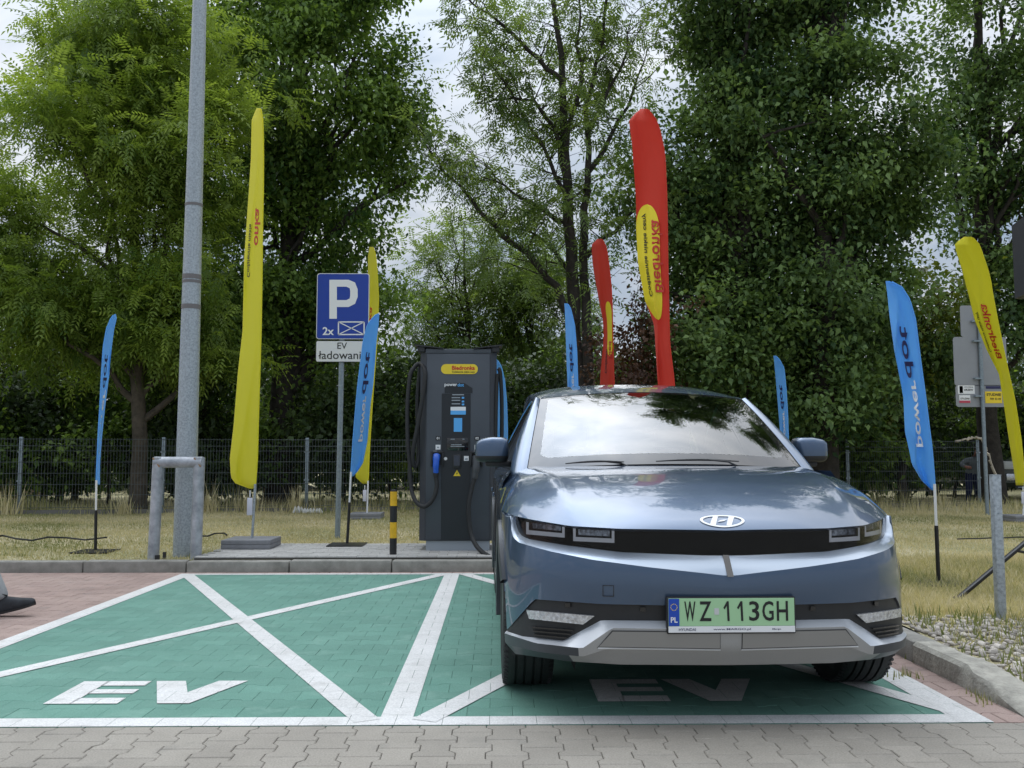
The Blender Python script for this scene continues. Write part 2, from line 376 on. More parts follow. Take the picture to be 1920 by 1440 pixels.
def EV(dx):
    x, y = -2.06+dx, 4.30
    marking('letter_e', [[(x, y), (x+.125, y), (x+.125, y+.42), (x, y+.42)]] + [[(x+.12, y+k), (x+.335, y+k), (x+.335, y+k+w), (x+.12, y+k+w)] for k, w in ((0, .10), (.18, .08), (.33, .09))], z=.0038, label='white letter E painted on the green paving')
    v = x+.36
    marking('letter_v', [[(v+.155, y), (v+.2275, y), (v+.2275, y+.196), (v+.145, y+.42), (v, y+.42)], [(v+.2275, y), (v+.30, y), (v+.455, y+.42), (v+.31, y+.42), (v+.2275, y+.196)]], z=.0038, label='white letter V painted on the green paving')
EV(0); EV(2.525)

# kerbs
def kerb_run(name, stones):
    st = empty(name); st['kind'] = 'structure'
    for s_ in stones: s_.build('kerb_stone', concrete, st, smooth=True)
    return st
def kerb_stone(x0, x1, y0, y1, z1, bev=.018):
    return MB().box(x0, x1, y0, y1, -.15, z1, bev)
ks = []; x = -12.03
while x < KX:
    ks.append(kerb_stone(x+.003, min(x+1.0, KX+.15)-.003, KY, KY+.15, .108+random.uniform(-.004, .004))); x += 1.0
kerb_run('back_kerb', ks)
ks = []; y = KY-.005
while y > 5.2:
    ks.append(kerb_stone(KX, KX+.15, y-.997, y-.003, .112+random.uniform(-.004, .004))); y -= 1.0
# last stone ramps down to the driveway, its nose broken
def ramp_stone(y0, y1):
    mb = MB(); n = 14; rows = []
    for i in range(n+1):
        t_ = i/n; yy = y1+(y0-y1)*t_; h = .112 - .098*max(0, (t_-.48)/.52)**1.1
        brk = .022*math.sin(9*t_)*(t_ > .5); w1 = .15+.09*max(0, t_-.3)
        rows.append([(KX+brk*.3, yy, -.15), (KX+brk*.4, yy, h-.02-abs(brk)*.6), (KX+.02+brk, yy, h-abs(brk)*.3), (KX+w1-.02, yy, h+random.uniform(-.004, .004)), (KX+w1, yy, h-.02), (KX+w1, yy, -.15)])
    vs_ = [p for r in rows for p in r]; k = 6
    fs_ = [(i*k+j, i*k+j+1, (i+1)*k+j+1, (i+1)*k+j) for i in range(n) for j in range(k-1)] + [tuple(range(k)), tuple(n*k+j for j in range(k-1, -1, -1))]
    return mb.add(vs_, fs_)
kr = kerb_run('side_kerb', ks)
o = ramp_stone(BY0+.02, y-.003).build('kerb_stone', mat('broken kerb concrete', (.25, .24, .21), .95, 0, col2=(.46, .44, .38), vscale=11, bump=.8, bscale=45), kr, smooth=True)
o['label'] = 'broken kerb stone sloping down to the grey paving'

# lawn (two sheets in one mesh)
def lawn_h(x, y):
    h = LZ + .012*math.sin(1.7*x+.6*y) + .010*math.sin(2.9*y-.8*x)
    if x > 2.2 and y < 9.2: h -= .085*max(0, min(1, (5.3-y)/1.35))
    return h
lm = bpy.data.materials.new('dry lawn soil'); lm.use_nodes = True; t = lm.node_tree; p = t.nodes['Principled BSDF']; g = t.nodes.new('ShaderNodeNewGeometry')
def noise_node(t, src, sc, det=6):
    n = t.nodes.new('ShaderNodeTexNoise'); n.inputs['Scale'].default_value = sc; n.inputs['Detail'].default_value = det; n.inputs['Roughness'].default_value = .65; t.links.new(src, n.inputs['Vector']); return n
n = noise_node(t, g.outputs['Position'], .55); r = t.nodes.new('ShaderNodeValToRGB'); t.links.new(n.outputs['Fac'], r.inputs[0])
r.color_ramp.elements[0].position = .36; r.color_ramp.elements[0].color = (.25, .25, .105, 1); r.color_ramp.elements[1].position = .6; r.color_ramp.elements[1].color = (.50, .44, .27, 1)
n2 = noise_node(t, g.outputs['Position'], 35, 4); mr = t.nodes.new('ShaderNodeMapRange'); t.links.new(n2.outputs['Fac'], mr.inputs[0]); mr.inputs[1].default_value = .3; mr.inputs[2].default_value = .7; mr.inputs[3].default_value = .55; mr.inputs[4].default_value = 1.35
sc = t.nodes.new('ShaderNodeVectorMath'); sc.operation = 'SCALE'; t.links.new(r.outputs[0], sc.inputs[0]); t.links.new(mr.outputs[0], sc.inputs['Scale']); t.links.new(sc.outputs[0], p.inputs['Base Color']); p.inputs['Roughness'].default_value = .95
bb = t.nodes.new('ShaderNodeBump'); bb.inputs['Distance'].default_value = .03; t.links.new(n2.outputs['Fac'], bb.inputs['Height']); t.links.new(bb.outputs[0], p.inputs['Normal'])
mb = MB()
def sheet(x0, x1, y0, y1, nx, ny):
    vs_ = []; fs_ = []
    for j in range(ny+1):
        for i in range(nx+1):
            x = x0+(x1-x0)*i/nx; y = y0+(y1-y0)*j/ny; vs_.append((x, y, lawn_h(x, y)))
    for j in range(ny):
        for i in range(nx): fs_.append((j*(nx+1)+i, j*(nx+1)+i+1, (j+1)*(nx+1)+i+1, (j+1)*(nx+1)+i))
    mb.add(vs_, fs_)
sheet(-14, 14, KY+.14, 22, 90, 42); sheet(KX+.14, 14, BY0+.02, KY+.14, 40, 18)
mb.add([(-120, 9.24, .085), (-14, 9.24, .085), (-14, 22, .085), (-120, 22, .085)], [(0, 1, 2, 3)])
mb.add([(14, 3.97, .085), (120, 3.97, .085), (120, 22, .085), (14, 22, .085)], [(0, 1, 2, 3)])
mb.add([(-120, 21.9, .085), (120, 21.9, .085), (120, 140, .085), (-120, 140, .085)], [(0, 1, 2, 3)])
lawn = mb.build('lawn', lm, None, smooth=True, angle=80); tag(lawn, kind='structure')

# charger apron of small rectangular blocks
AX0, AX1, AY0, AY1 = -3.0, .9, KY+.152, 10.66
apron = MB().box(AX0, AX1, AY0, AY1, .0, .122).build('charger_apron', joint); tag(apron, kind='structure')
apm = paver_mat('pale apron blocks', (.34, .335, .32), (.46, .45, .43), .10)
ab = MB(); ab.box(-.098, .098, -.048, .048, -.03, 0, .004); abm = ab.mesh('block', apm)
cnt = 0; yy = AY0+.05; row = 0
while yy < AY1-.04:
    xx = AX0+.1+(.1 if row % 2 else 0)
    while xx < AX1-.05:
        o = link('block', abm, apron); o.location = (xx, yy, .135+random.uniform(-.002, .002)); cnt += 1; xx += .2
    yy += .1; row += 1
APZ = .135

# ------------------------------------------------------------------ grass blades
def blades(n, xs, ys, hs, zs, lean=.6, wid=.005):
    a = RNG.uniform(0, 2*np.pi, n); w = wid*RNG.uniform(.6, 1.5, n); ln = RNG.uniform(0, lean, n)*hs; la = RNG.uniform(0, 2*np.pi, n)
    v = np.empty((n, 3, 3), np.float32)
    v[:, 0] = np.stack([xs-np.cos(a)*w, ys-np.sin(a)*w, zs-.004], 1); v[:, 1] = np.stack([xs+np.cos(a)*w, ys+np.sin(a)*w, zs-.004], 1)
    v[:, 2] = np.stack([xs+np.cos(la)*ln, ys+np.sin(la)*ln, zs+hs], 1)
    return v.reshape(-1, 3), np.arange(n*3).reshape(-1, 3)
def lawn_h_np(x, y):
    h = LZ + .012*np.sin(1.7*x+.6*y) + .010*np.sin(2.9*y-.8*x)
    return h - np.where((x > 2.2) & (y < 9.2), .085*np.clip((5.3-y)/1.35, 0, 1), 0)
def patchy(x, y):
    return .5+.25*np.sin(.9*x+.5*y+1)+.18*np.sin(2.1*y-.7*x)+.15*np.sin(3.7*x+1.9*y)
grassm = leafmat('dry grass blades', (.19, .22, .085), (.68, .60, .41), trans=.3, rough=.6, spec=.2)
gm = grassm.node_tree.nodes['Color Ramp'].color_ramp; el = gm.elements.new(.45); el.color = (.48, .43, .26, 1)
def grass(name, n, box, hr, label, cond=None, wid=.005, bias=0, lean=.6):
    x = RNG.uniform(box[0], box[1], n); y = RNG.uniform(box[2], box[3], n)
    px = 932+FPX*x/y
    k = (px > -60) & (px < 1990) & ~((x > AX0-.02) & (x < AX1) & (y < AY1+.02) & (y > 9))
    if cond is not None: k &= cond(x, y)
    x, y = x[k], y[k]; n = len(x); h = RNG.uniform(hr[0], hr[1], n)
    v, f = blades(n, x, y, h, lawn_h_np(x, y), wid=wid, lean=lean)
    rnd = np.clip(.56+.85*(.5-patchy(x, y))+RNG.normal(0, .19, n)+bias, 0, 1)
    o = link(name, arr_mesh(name, v, f, grassm, np.repeat(rnd, 3))); tag(o, label, 'grass', kind='stuff'); return o
grass('lawn_grass', 130000, (-9.5, 9.5, 9.26, 17.4), (.015, .045), 'short dry yellowing grass of the lawn in front of the mesh fence', wid=.006)
pebble_zone = lambda x, y: (x < 3.9) & (y < 5.75+.15*np.sin(5*x)) & (y > 4.0)
grass('lawn_grass', 60000, (2.45, 5.8, 5.0, 9.3), (.03, .09), 'dry straw-coloured grass beside the side kerb', cond=lambda x, y: ~(pebble_zone(x, y) & (RNG.random(len(x)) < .93)), wid=.0045, bias=.12, lean=1.1)
grass('weed_grass', 2600, (2.46, 5.2, 4.0, 5.9), (.03, .10), 'green weeds between the pebbles by the broken kerb stone', wid=.006, bias=-.55)
grass('fence_grass', 9000, (-10.5, 12.5, 16.5, 19.2), (.06, .30), 'tall dry grass growing along the mesh fence', wid=.007, bias=-.15, lean=.6)
# pebbles
gb = empty('pebble_bed'); tag(gb, kind='structure')
pbm = paver_mat('pebble stone', (.30, .27, .235), (.52, .48, .43), .42)
bmx = bmesh.new(); bmesh.ops.create_icosphere(bmx, subdivisions=1, radius=1); icov = np.array([v.co[:] for v in bmx.verts]); icof = [[v.index for v in f.verts] for f in bmx.faces]; bmx.free()
pms = []
for k in range(5):
    v = icov*(1+RNG.normal(0, .13, (len(icov), 1))); m_ = MB(); m_.add(v, icof); pms.append(m_.mesh('pebble', pbm, smooth=True, angle=80))
pb = []
while len(pb) < 3200:
    x, y = random.uniform(2.44, 4.3), random.uniform(3.99, 6.1)
    if y > 5.85-.3*random.random() or (x > 3.4 and random.random() < (x-3.4)*.9): continue
    pb.append((x, y, random.choice([.009, .012, .015, .018, .022])*random.uniform(.75, 1.2)))
pb.sort(key=lambda q: -q[2]/q[1])
rs = MB(); rr = []
for i, (x, y, s_) in enumerate(pb):
    z = lawn_h(x, y)+s_*.25
    if i < 280:
        o = link('pebble', random.choice(pms), gb); o.location = (x, y, z); o.scale = (s_*1.25, s_, s_*.62); o.rotation_euler = (random.uniform(-.4, .4), random.uniform(-.4, .4), random.uniform(0, 6.28))
    else:
        a = random.uniform(0, 6.28); q = icov*np.array([s_*1.25, s_, s_*.62])*(1+RNG.normal(0, .1, (len(icov), 1)))
        qq = np.stack([q[:, 0]*math.cos(a)-q[:, 1]*math.sin(a)+x, q[:, 0]*math.sin(a)+q[:, 1]*math.cos(a)+y, q[:, 2]+z], 1); rs.add(qq, icof); rr += [random.random()]*len(qq)
me = bpy.data.meshes.new('small_pebbles'); me.from_pydata(rs.v, [], rs.f); me.materials.append(pbm); a = me.attributes.new('rnd', 'FLOAT', 'POINT'); a.data.foreach_set('value', rr); me.polygons.foreach_set('use_smooth', [True]*len(me.polygons))
tag(link('small_pebbles', me, gb), kind='stuff')
# ================================================================== CAR
paint = mat('slate blue metallic paint', (.060, .102, .175), .34, .55, coat=1.0, coatrough=.015, var=.04, vscale=900, detail=1)
gloss_black = mat('gloss black', (.006, .006, .007), .12, 0, coat=.6)
satin_silver = mat('satin silver', (.56, .59, .63), .36, .35, var=.03, vscale=300)
skid_grey = mat('skid plate grey', (.36, .36, .355), .42, .3, var=.04, vscale=200)
clad = mat('dark grey cladding', (.045, .052, .06), .42, .1)
lamp_clear = mat('clear lamp lens', (.55, .56, .58), .12, .6, var=.35, vscale=60, bump=.5, bscale=70)
lamp_frame = mat('lamp light guide', (.80, .82, .85), .25, .0)
chrome = mat('bright chrome', (.85, .87, .9), .08, 1.0)
wind_glass = glassmat('windscreen glass', (.70, .78, .75), ior=2.25)
side_glass = glassmat('dark side glass', (.10, .115, .12), ior=1.6)
cover_glass = glassmat('smoked lamp cover', (.82, .82, .84), ior=1.36)
seat_cloth = mat('grey seat cloth', (.16, .17, .17), .8, 0)
XN, YN, CYAW = .966, 3.85, R(.85)
LCAR, HW = 4.635, .938
def car_world(l):
    c, s = math.cos(CYAW), math.sin(CYAW)
    return Vector((XN + l[0]*c - l[1]*s, YN + l[0]*s + l[1]*c, l[2]))
car = empty('electric_car', (XN, YN, 0), CYAW, 'slate blue electric crossover with green number plate parked on the green bay', 'car')
FQ, FP, FD = 3.6, 2.2, .62
def yfront(x, D=FD, q=FQ, p=FP): return D*(1-(max(0, 1-min(1, x/HW)**q))**(1/p))
def xfront(y, D=FD, q=FQ, p=FP): return HW*(max(0, 1-(max(0, 1-y/D))**p))**(1/q)
cols = [(x, yfront(x)) for x in np.linspace(0, .86, 44)]
y0_ = cols[-1][1]
cols += [(xfront(y), y) for y in np.linspace(y0_, .75, 26)[1:]]
NF = len(cols)
cols += [(HW, y) for y in np.arange(.80, 4.06, .05)]
rear = [(x, LCAR-yfront(x, .5, 4.5, 2.4)) for x in np.linspace(0, .92, 20)]
yr = rear[-1][1]
cols += [(HW*(1-(max(0, 1-(LCAR-y)/.5))**2.4)**(1/4.5), y) for y in np.linspace(4.12, yr, 8)[:-1]] + rear[::-1]
NC = len(cols); C = np.array(cols)
T = np.gradient(C, axis=0); T /= np.linalg.norm(T, axis=1)[:, None]
NRM = np.stack([T[:, 1], -T[:, 0]], 1); NRM[0] = (0, -1); NRM[-1] = (0, 1)
PXR = {
 'A': [(946, 961), (968.6, 969), (1005.5, 977), (1069, 987.5), (1164, 993), (1319.5, 995), (1357, 996)],
 'B': [(964, 967.5), (966, 974), (969, 988), (974, 1001), (987, 1010), (1058, 1022), (1164, 1035.5), (1319.5, 1041.6), (1357, 1042)],
 'C': [(955.5, 964.5), (957, 975), (959.5, 1000), (963, 1008.6), (974, 1018), (1032, 1033.7), (1111, 1049.5), (1216.6, 1063.5), (1319.5, 1074.6), (1357, 1079)],
 'D': [(948, 1183), (957, 1174), (1001.6, 1123.4), (1127, 1132.6), (1243, 1135), (1357, 1137)],
 'E': [(946, 1181.5), (950, 1183.5), (979, 1193), (1056, 1201), (1127, 1163), (1246, 1164), (1357, 1164)],
 'F': [(946, 1187), (951, 1189), (1005, 1206), (1092, 1215.7), (1148, 1177.5), (1246, 1179), (1357, 1179)],
 'H': [(946, 1204), (966, 1226), (1061, 1239.5), (1164, 1246), (1319, 1247), (1357, 1247)],
}
#          front d, side d
ROWD = {'A': (-.05, -.010), 'B': (-.055, -.014), 'C': (.012, -.004), 'D': (-.008, .0), 'D2': (-.022, -.002), 'E2': (-.036, -.004), 'F': (.014, .002), 'G': (.006, .0), 'H': (-.045, -.03), 'I': (-.32, -.32)}
def sst(a, b, x): t_ = min(1, max(0, (x-a)/(b-a))); return t_*t_*(3-2*t_)
def rowd(k, y):
    w = sst(.06, .42, y); return ROWD[k][0]*(1-w)+ROWD[k][1]*w
def zsolve(px_row, lx, ly):
    xs = [q[0] for q in px_row]; ys = [q[1] for q in px_row]; z = .6
    for _ in range(3):
        w = car_world((lx, ly, z)); px, _py = proj(w); py = float(np.interp(px, xs, ys)); r = ray(px, py)
        h = math.hypot(w.x-CO.x, w.y-CO.y)/math.hypot(r.x, r.y); z = CAMZ + r.z*h
    return z
SW = {'A': .17, 'B': .16, 'C': .11, 'D': .03, 'D2': .03, 'E': 0.0, 'E2': 0.0, 'F': 0.0, 'G': 0.0, 'H': .02, 'I': 0.0}     # corners sweep back higher up
def colpos(i, d, s=0.0):
    sh = s*(C[i, 0]/HW)**4*min(1, max(0, (1.3-C[i, 1])/.9)); return (C[i, 0]+NRM[i, 0]*d, C[i, 1]+NRM[i, 1]*d+sh)
ROW = {}; PXK = {k: [proj(car_world((-colpos(i, 0, SW[k])[0], colpos(i, 0, SW[k])[1], .6)))[0] for i in range(NC)] for k in SW}
for k in PXR:
    zs = []; last = None
    for i in range(NC):
        y = C[i, 1]
        if i < NF and y < .50:
            p_ = colpos(i, rowd(k if k != 'E' else 'E2', y), SW[k]); last = zsolve(PXR[k], -p_[0], p_[1])
        zs.append(last)
    ROW[k] = np.array(zs)
yy = C[:, 1]
belt = np.array([sst(.45, 1.5, y) for y in yy])
ROW['A'] = ROW['A']*(1-belt) + (.965+.02*np.clip((yy-1.5)/3, 0, 1))*belt
side = np.array([sst(.42, .52, y) for y in yy])
ROW['B'] = np.minimum(ROW['B'], ROW['A']-.0005); ROW['C'] = np.minimum(ROW['C'], ROW['B']-.0005)
for k, dz in (('B', .0006), ('C', .0012)): ROW[k] = ROW[k]*(1-side)+(ROW['A']-dz)*side
ROW['D'] = np.maximum(ROW['D'], ROW['E']+.001)
ROW['D2'] = ROW['D']-.002; ROW['E2'] = ROW['E']; ROW['G'] = ROW['F']*.5+ROW['H']*.5; ROW['I'] = ROW['H']+.01
order = ['A', 'B', 'C', 'D', 'D2', 'E2', 'F', 'G', 'H', 'I']
SUB = {'A': 3, 'B': 4, 'C': 12, 'D': 1, 'D2': 4, 'E2': 3, 'F': 3, 'G': 3, 'H': 2}
rows = []                                   # (strip key, zarray, darray)
for a, b in zip(order[:-1], order[1:]):
    n = SUB[a]
    for j in range(n):
        f_ = j/n; da = np.array([rowd(a, y)*(1-f_)+rowd(b, y)*f_ for y in yy])
        if a == 'C': da = da + .010*math.sin(math.pi*f_)*(1-side)
        if a == 'B': da = da + .006*math.sin(math.pi*f_)*(1-side)
        rows.append((a, ROW[a]*(1-f_)+ROW[b]*f_, da, SW[a]*(1-f_)+SW[b]*f_))
rows.append(('end', ROW['I'], np.array([rowd('I', y) for y in yy]), 0.0))
ARCH = ((.845, .365), (3.845, .365)); RA = .405
def surf_pt(ri, i):
    p_ = colpos(i, rows[ri][2][i], rows[ri][3]); return [p_[0], p_[1], float(rows[ri][1][i])]
grid = [[surf_pt(r_, i) for i in range(NC)] for r_ in range(len(rows))]
def in_arch(p): return any(math.hypot(p[1]-a[0], p[2]-a[1]) < RA for a in ARCH) and p[0] > .55
for r_ in range(len(rows)):
    for i in range(NC):
        p_ = grid[r_][i]
        for a in ARCH:
            d_ = math.hypot(p_[1]-a[0], p_[2]-a[1])
            if p_[0] > .6 and RA-.035 < d_ < RA+.012 and p_[2] > a[1]-.1:
                p_[1] = a[0]+(p_[1]-a[0])*RA/d_; p_[2] = a[1]+(p_[2]-a[1])*RA/d_
def mirror_add(mb, vs_, fs_, m=0):
    mb.add(vs_, fs_, m); mb.add([(-x, y, z) for x, y, z in vs_], [tuple(reversed(f)) for f in fs_], m)
parts = {k: MB() for k in ('body_shell', 'lamp_cover', 'bumper_ledge', 'lower_grille', 'bumper_trim', 'skid_plate', 'cladding', 'underbody')}
def strip_part(k, i, y):
    front = i < NF and y < .52
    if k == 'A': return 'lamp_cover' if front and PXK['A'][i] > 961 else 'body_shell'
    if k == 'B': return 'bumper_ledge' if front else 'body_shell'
    if k == 'C': return 'body_shell'
    if k in ('D', 'D2'): return 'lower_grille' if front else 'cladding'
    if k == 'E2': return 'bumper_trim' if front else 'cladding'
    if k in ('F', 'G'): return ('skid_plate' if PXK['F'][i] > (1092 if k == 'F' else 1072) else 'cladding') if front else 'cladding'
    return 'underbody'
for r_ in range(len(rows)-1):
    k = rows[r_][0]
    for i in range(NC-1):
        q = [grid[r_][i], grid[r_][i+1], grid[r_+1][i+1], grid[r_+1][i]]
        c_ = [sum(p[t_] for p in q)/4 for t_ in range(3)]
        if math.hypot(q[0][2]-q[3][2], math.hypot(q[0][0]-q[3][0], q[0][1]-q[3][1])) < .0009 and math.hypot(q[1][2]-q[2][2], q[1][0]-q[2][0]) < .0009: continue
        if in_arch(c_): continue
        mirror_add(parts[strip_part(k, i, C[i, 1])], q, [(0, 1, 2, 3)])
pm = {'body_shell': paint, 'lamp_cover': cover_glass, 'bumper_ledge': paint, 'lower_grille': black_plastic, 'bumper_trim': satin_silver, 'skid_plate': skid_grey, 'cladding': clad, 'underbody': black_plastic}
CP = {}
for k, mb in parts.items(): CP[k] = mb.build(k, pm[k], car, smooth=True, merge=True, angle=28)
MATS['ledge'] = None
# the ledge is body paint too; its sky reflection is painted in as paler colour
CP['bumper_ledge'].data.materials[0] = mat('ledge paint with painted sky sheen', (.36, .42, .50), .36, .75, coat=.7)

# point on the left-hand half of the fascia seen at a photo pixel
from mathutils.bvhtree import BVHTree
_fv = [(-p[0], p[1], p[2]) for r_ in grid for p in r_[:NF+2]]; _fn = NF+2
_fb = BVHTree.FromPolygons(_fv, [(r_*_fn+i, r_*_fn+i+1, (r_+1)*_fn+i+1, (r_+1)*_fn+i) for r_ in range(len(rows)-2) for i in range(_fn-1)])
_ci = Matrix.Rotation(-CYAW, 3, 'Z'); _co = _ci @ (CO-Vector((XN, YN, 0)))
def fascia(px, py, off=0.0):
    d_ = (_ci @ ray(px, py)).normalized(); hit, n_, _i, _d = _fb.ray_cast(_co, d_)
    if hit is None: hit, n_, _i, _d = _fb.find_nearest(_co+d_*4.0)
    if n_.dot(d_) > 0: n_ = -n_
    m_ = Vector((n_.x*.5, n_.y, 0)).normalized()
    q = hit+m_*off; return (-q.x, q.y, q.z)
def fpatch(mb, quad, n=10, m=4, off=.004):
    vs_ = []
    for j in range(m+1):
        for i in range(n+1):
            u, v = i/n, j/m
            px = (quad[0][0]*(1-u)+quad[1][0]*u)*(1-v)+(quad[3][0]*(1-u)+quad[2][0]*u)*v
            py = (quad[0][1]*(1-u)+quad[1][1]*u)*(1-v)+(quad[3][1]*(1-u)+quad[2][1]*u)*v
            vs_.append(fascia(px, py, off))
    return vs_, [(j*(n+1)+i, j*(n+1)+i+1, (j+1)*(n+1)+i+1, (j+1)*(n+1)+i) for j in range(m) for i in range(n)]
def fpart(name, quads, material, parent=car, off=.004, thick=.006, n=10, m=4, sides=(1, -1)):
    out = []
    for sgn in sides:
        mb = MB()
        for q in quads:
            vs_, fs_ = fpatch(mb, q, n, m, off)
            vs2 = [(x*-sgn if sgn == 1 else x, y, z) for x, y, z in vs_]
            back = [(x, y+thick, z) for x, y, z in vs2]; N_ = len(vs2); b_ = []
            bd = [i for i in range(n+1)] + [j*(n+1)+n for j in range(1, m+1)] + [m*(n+1)+i for i in range(n-1, -1, -1)] + [j*(n+1) for j in range(m-1, 0, -1)]
            b_ = [(bd[t_], bd[(t_+1) % len(bd)], bd[(t_+1) % len(bd)]+N_, bd[t_]+N_) for t_ in range(len(bd))]
            mb.add(vs2+back, fs_+b_)
        out.append(mb.build(name, material, parent, smooth=True, angle=40))
    return out
# headlamp: dark tub behind the smoked cover, two light-guide frames a side
tub = MB()
for i in range(NF-1):
    if PXK['A'][i] < 961 or C[i, 1] > .5: continue
    q = []
    for ii, kk in ((i, 'A'), (i+1, 'A'), (i+1, 'B'), (i, 'B')):
        p_ = colpos(ii, rowd(kk, C[ii, 1])-.045, SW[kk]); q.append((p_[0], p_[1], float(ROW[kk][ii])+(.002 if kk == 'A' else -.002)))
    mirror_add(tub, q, [(0, 1, 2, 3)])
tub.build('lamp_tub', mat('lamp tub black', (.003, .003, .0035), .9, 0, spec=.05), CP['lamp_cover'], smooth=True)
def frame_quads(x0, x1, y0, y1, s0, w=8, tl=5):
    # U-shaped guide: left bar, right bar, lower bar; s0 = slope of the row
    g_ = lambda x, y: (x, y+s0*(x-x0))
    return [[g_(x0, y0), g_(x0+tl, y0), g_(x0+tl, y1), g_(x0, y1)], [g_(x1-tl, y0), g_(x1, y0), g_(x1, y1), g_(x1-tl, y1)], [g_(x0+tl, y1-w), g_(x1-tl, y1-w), g_(x1-tl, y1), g_(x0+tl, y1)]]
for (x0, x1, y0, y1, s0) in ((983, 1057, 979, 1002, .09), (1073, 1152, 991, 1015, .045)):
    hl = fpart('headlamp', frame_quads(x0, x1, y0, y1, s0), lamp_frame, CP['lamp_cover'], off=-.014, n=6, m=3)
    for k, o in enumerate(hl):
        sg = (1, -1)[k]
        q = fpart('projector', [[(x0+9, y0+2), (x1-9, y0+2+s0*60), (x1-9, y1-11+s0*60), (x0+9, y1-11)]], mat('headlamp projector', (.22, .25, .30), .10, .6, var=.9, vscale=60), CP['lamp_cover'], off=-.026, n=6, m=2, sides=(sg,))
# lower lamps, slats, radar cap, skid panels
fpart('indicator_lamp', [[(991, 1143), (1115, 1153.7), (1094, 1169.5), (996, 1159)]], lamp_clear, car, off=.020, thick=.02, n=12)
for k in range(3):
    y = 1174+k*7
    fpart('grille_slat', [[(1000+k*2, y), (1076-k*5, y+6), (1075-k*5, y+8.5), (1000+k*2, y+2.5)]], gloss_black, CP['lower_grille'], off=.016, thick=.016, n=8, m=1)
silver_edge = mat('bright silver edge', (.72, .74, .77), .3, .3)
fpart('panel_edge', [[(1122, 1213.5), (1350.5, 1217), (1350.5, 1219.5), (1121, 1216)]], silver_edge, CP['skid_plate'], off=.007, thick=.008, n=14, m=1)
fpart('panel_groove', [[(1147.5, 1182), (1350.5, 1184), (1350.5, 1218), (1120, 1214.5)]], mat('dark groove', (.05, .05, .05), .6), CP['skid_plate'], off=.004, thick=.005, n=14)
fpart('skid_panel', [[(1149, 1184), (1349.5, 1186), (1349.5, 1215.5), (1123, 1212)]], mat('skid panel insert', (.27, .262, .245), .5, .2), CP['skid_plate'], off=.006, thick=.008, n=14)
sq = [(1130, 1097), (1151, 1097.6), (1151, 1118.5), (1130, 1118)]
fpart('tow_cap_seam', [[sq[0], sq[1], (1151, 1098.6), (1130, 1098)], [sq[3], sq[2], (1151, 1117.5), (1130, 1117)], [sq[0], (1131, 1097), (1131, 1118), sq[3]], [(1150, 1097.6), sq[1], sq[2], (1150, 1118.5)]], gloss_black, CP['body_shell'], off=.0035, thick=.004, n=3, m=1, sides=(1,))
for px, py in ((1065, 1134), (1205, 1142)):
    fpart('parking_sensor', [[(px-5, py-4), (px+5, py-4), (px+5, py+4), (px-5, py+4)]], gloss_black, CP['lower_grille'], off=.010, thick=.012, n=3, m=3)
# centre notch in the ledge
p1, p2 = fascia(1350, 1042, .004), fascia(1357, 1079, .006)
MB().add([(-.013, p1[1]-.002, p1[2]+.004), (.013, p1[1]-.002, p1[2]+.004), (.013, p2[1]-.006, p2[2]-.004), (-.013, p2[1]-.006, p2[2]-.004), (-.013, p1[1]+.03, p1[2]), (.013, p1[1]+.03, p1[2]), (.013, p2[1]+.03, p2[2]-.004), (-.013, p2[1]+.03, p2[2]-.004)],
         [(0, 1, 2, 3), (0, 3, 7, 4), (1, 5, 6, 2), (3, 2, 6, 7), (0, 4, 5, 1)]).build('sensor_bar', gloss_black, CP['bumper_ledge'])

# ---- hood (clamshell)
HZ = [(-.05, .78), (0, .806), (.03, .835), (.085, .868), (.2, .914), (.33, .958), (.5, 1.004), (.7, 1.040), (.9, 1.063), (1.15, 1.080), (1.4, 1.092)]
from numpy.polynomial import polynomial as _P
_hx = np.array([a for a, b in HZ]); _hy = np.array([b for a, b in HZ])
_fine = np.linspace(-.05, 1.4, 400); _fy = np.interp(_fine, _hx, _hy)
_ker = np.hanning(41); _ker /= _ker.sum(); _fy = np.convolve(np.pad(_fy, 20, mode='reflect', reflect_type='odd'), _ker, 'valid')
def hood_z(x, y):
    z = float(np.interp(y, _fine, _fy)); xc = .60+.14*min(1.2, max(0, y))/1.2; x = abs(x)
    z -= .022*(x/.7)**2
    if x > xc: z -= .16*(x-xc)
    k_ = .006*math.exp(-((x-xc)/.055)**2)*sst(.05, .35, y); z += k_
    if x > .80: z -= .095*((x-.80)/.155)**2.6
    return z
NH = max(i for i in range(NC) if C[i, 1] <= 1.38 and C[i, 0] > .5 or i < NF)+1
NS = 34
hv = []; 
for i in range(NH):
    d_ = rowd('A', C[i, 1])+.006; ex, ey = colpos(i, d_, SW['A']); ez = float(ROW['A'][i])+.004
    if i < NF: kx = .775*(ex/HW); ky = 1.085+.235*(kx/.775)**2.2
    else:
        f_ = (C[i, 1]-.75)/(1.38-.75); kx = .775+.07*f_; ky = 1.32+.055*f_
    colv = []
    for j in range(NS+1):
        s_ = (j/NS)**1.25; x = ex+(kx-ex)*s_; y = ey+(ky-ey)*s_
        z = hood_z(x, y) + (ez-hood_z(ex, ey))*(1-s_)**3
        colv.append((x, y, z))
    hv.append([(colv[0][0]-NRM[i, 0]*.02, colv[0][1]-NRM[i, 1]*.02, colv[0][2]-.012)]+colv)
mb = MB(); k = NS+2
flat = [p for c_ in hv for p in c_]
mirror_add(mb, flat, [(i*k+j, (i+1)*k+j, (i+1)*k+j+1, i*k+j+1) for i in range(NH-1) for j in range(k-1)])
hood = mb.build('hood', paint, car, smooth=True, merge=True, angle=50)
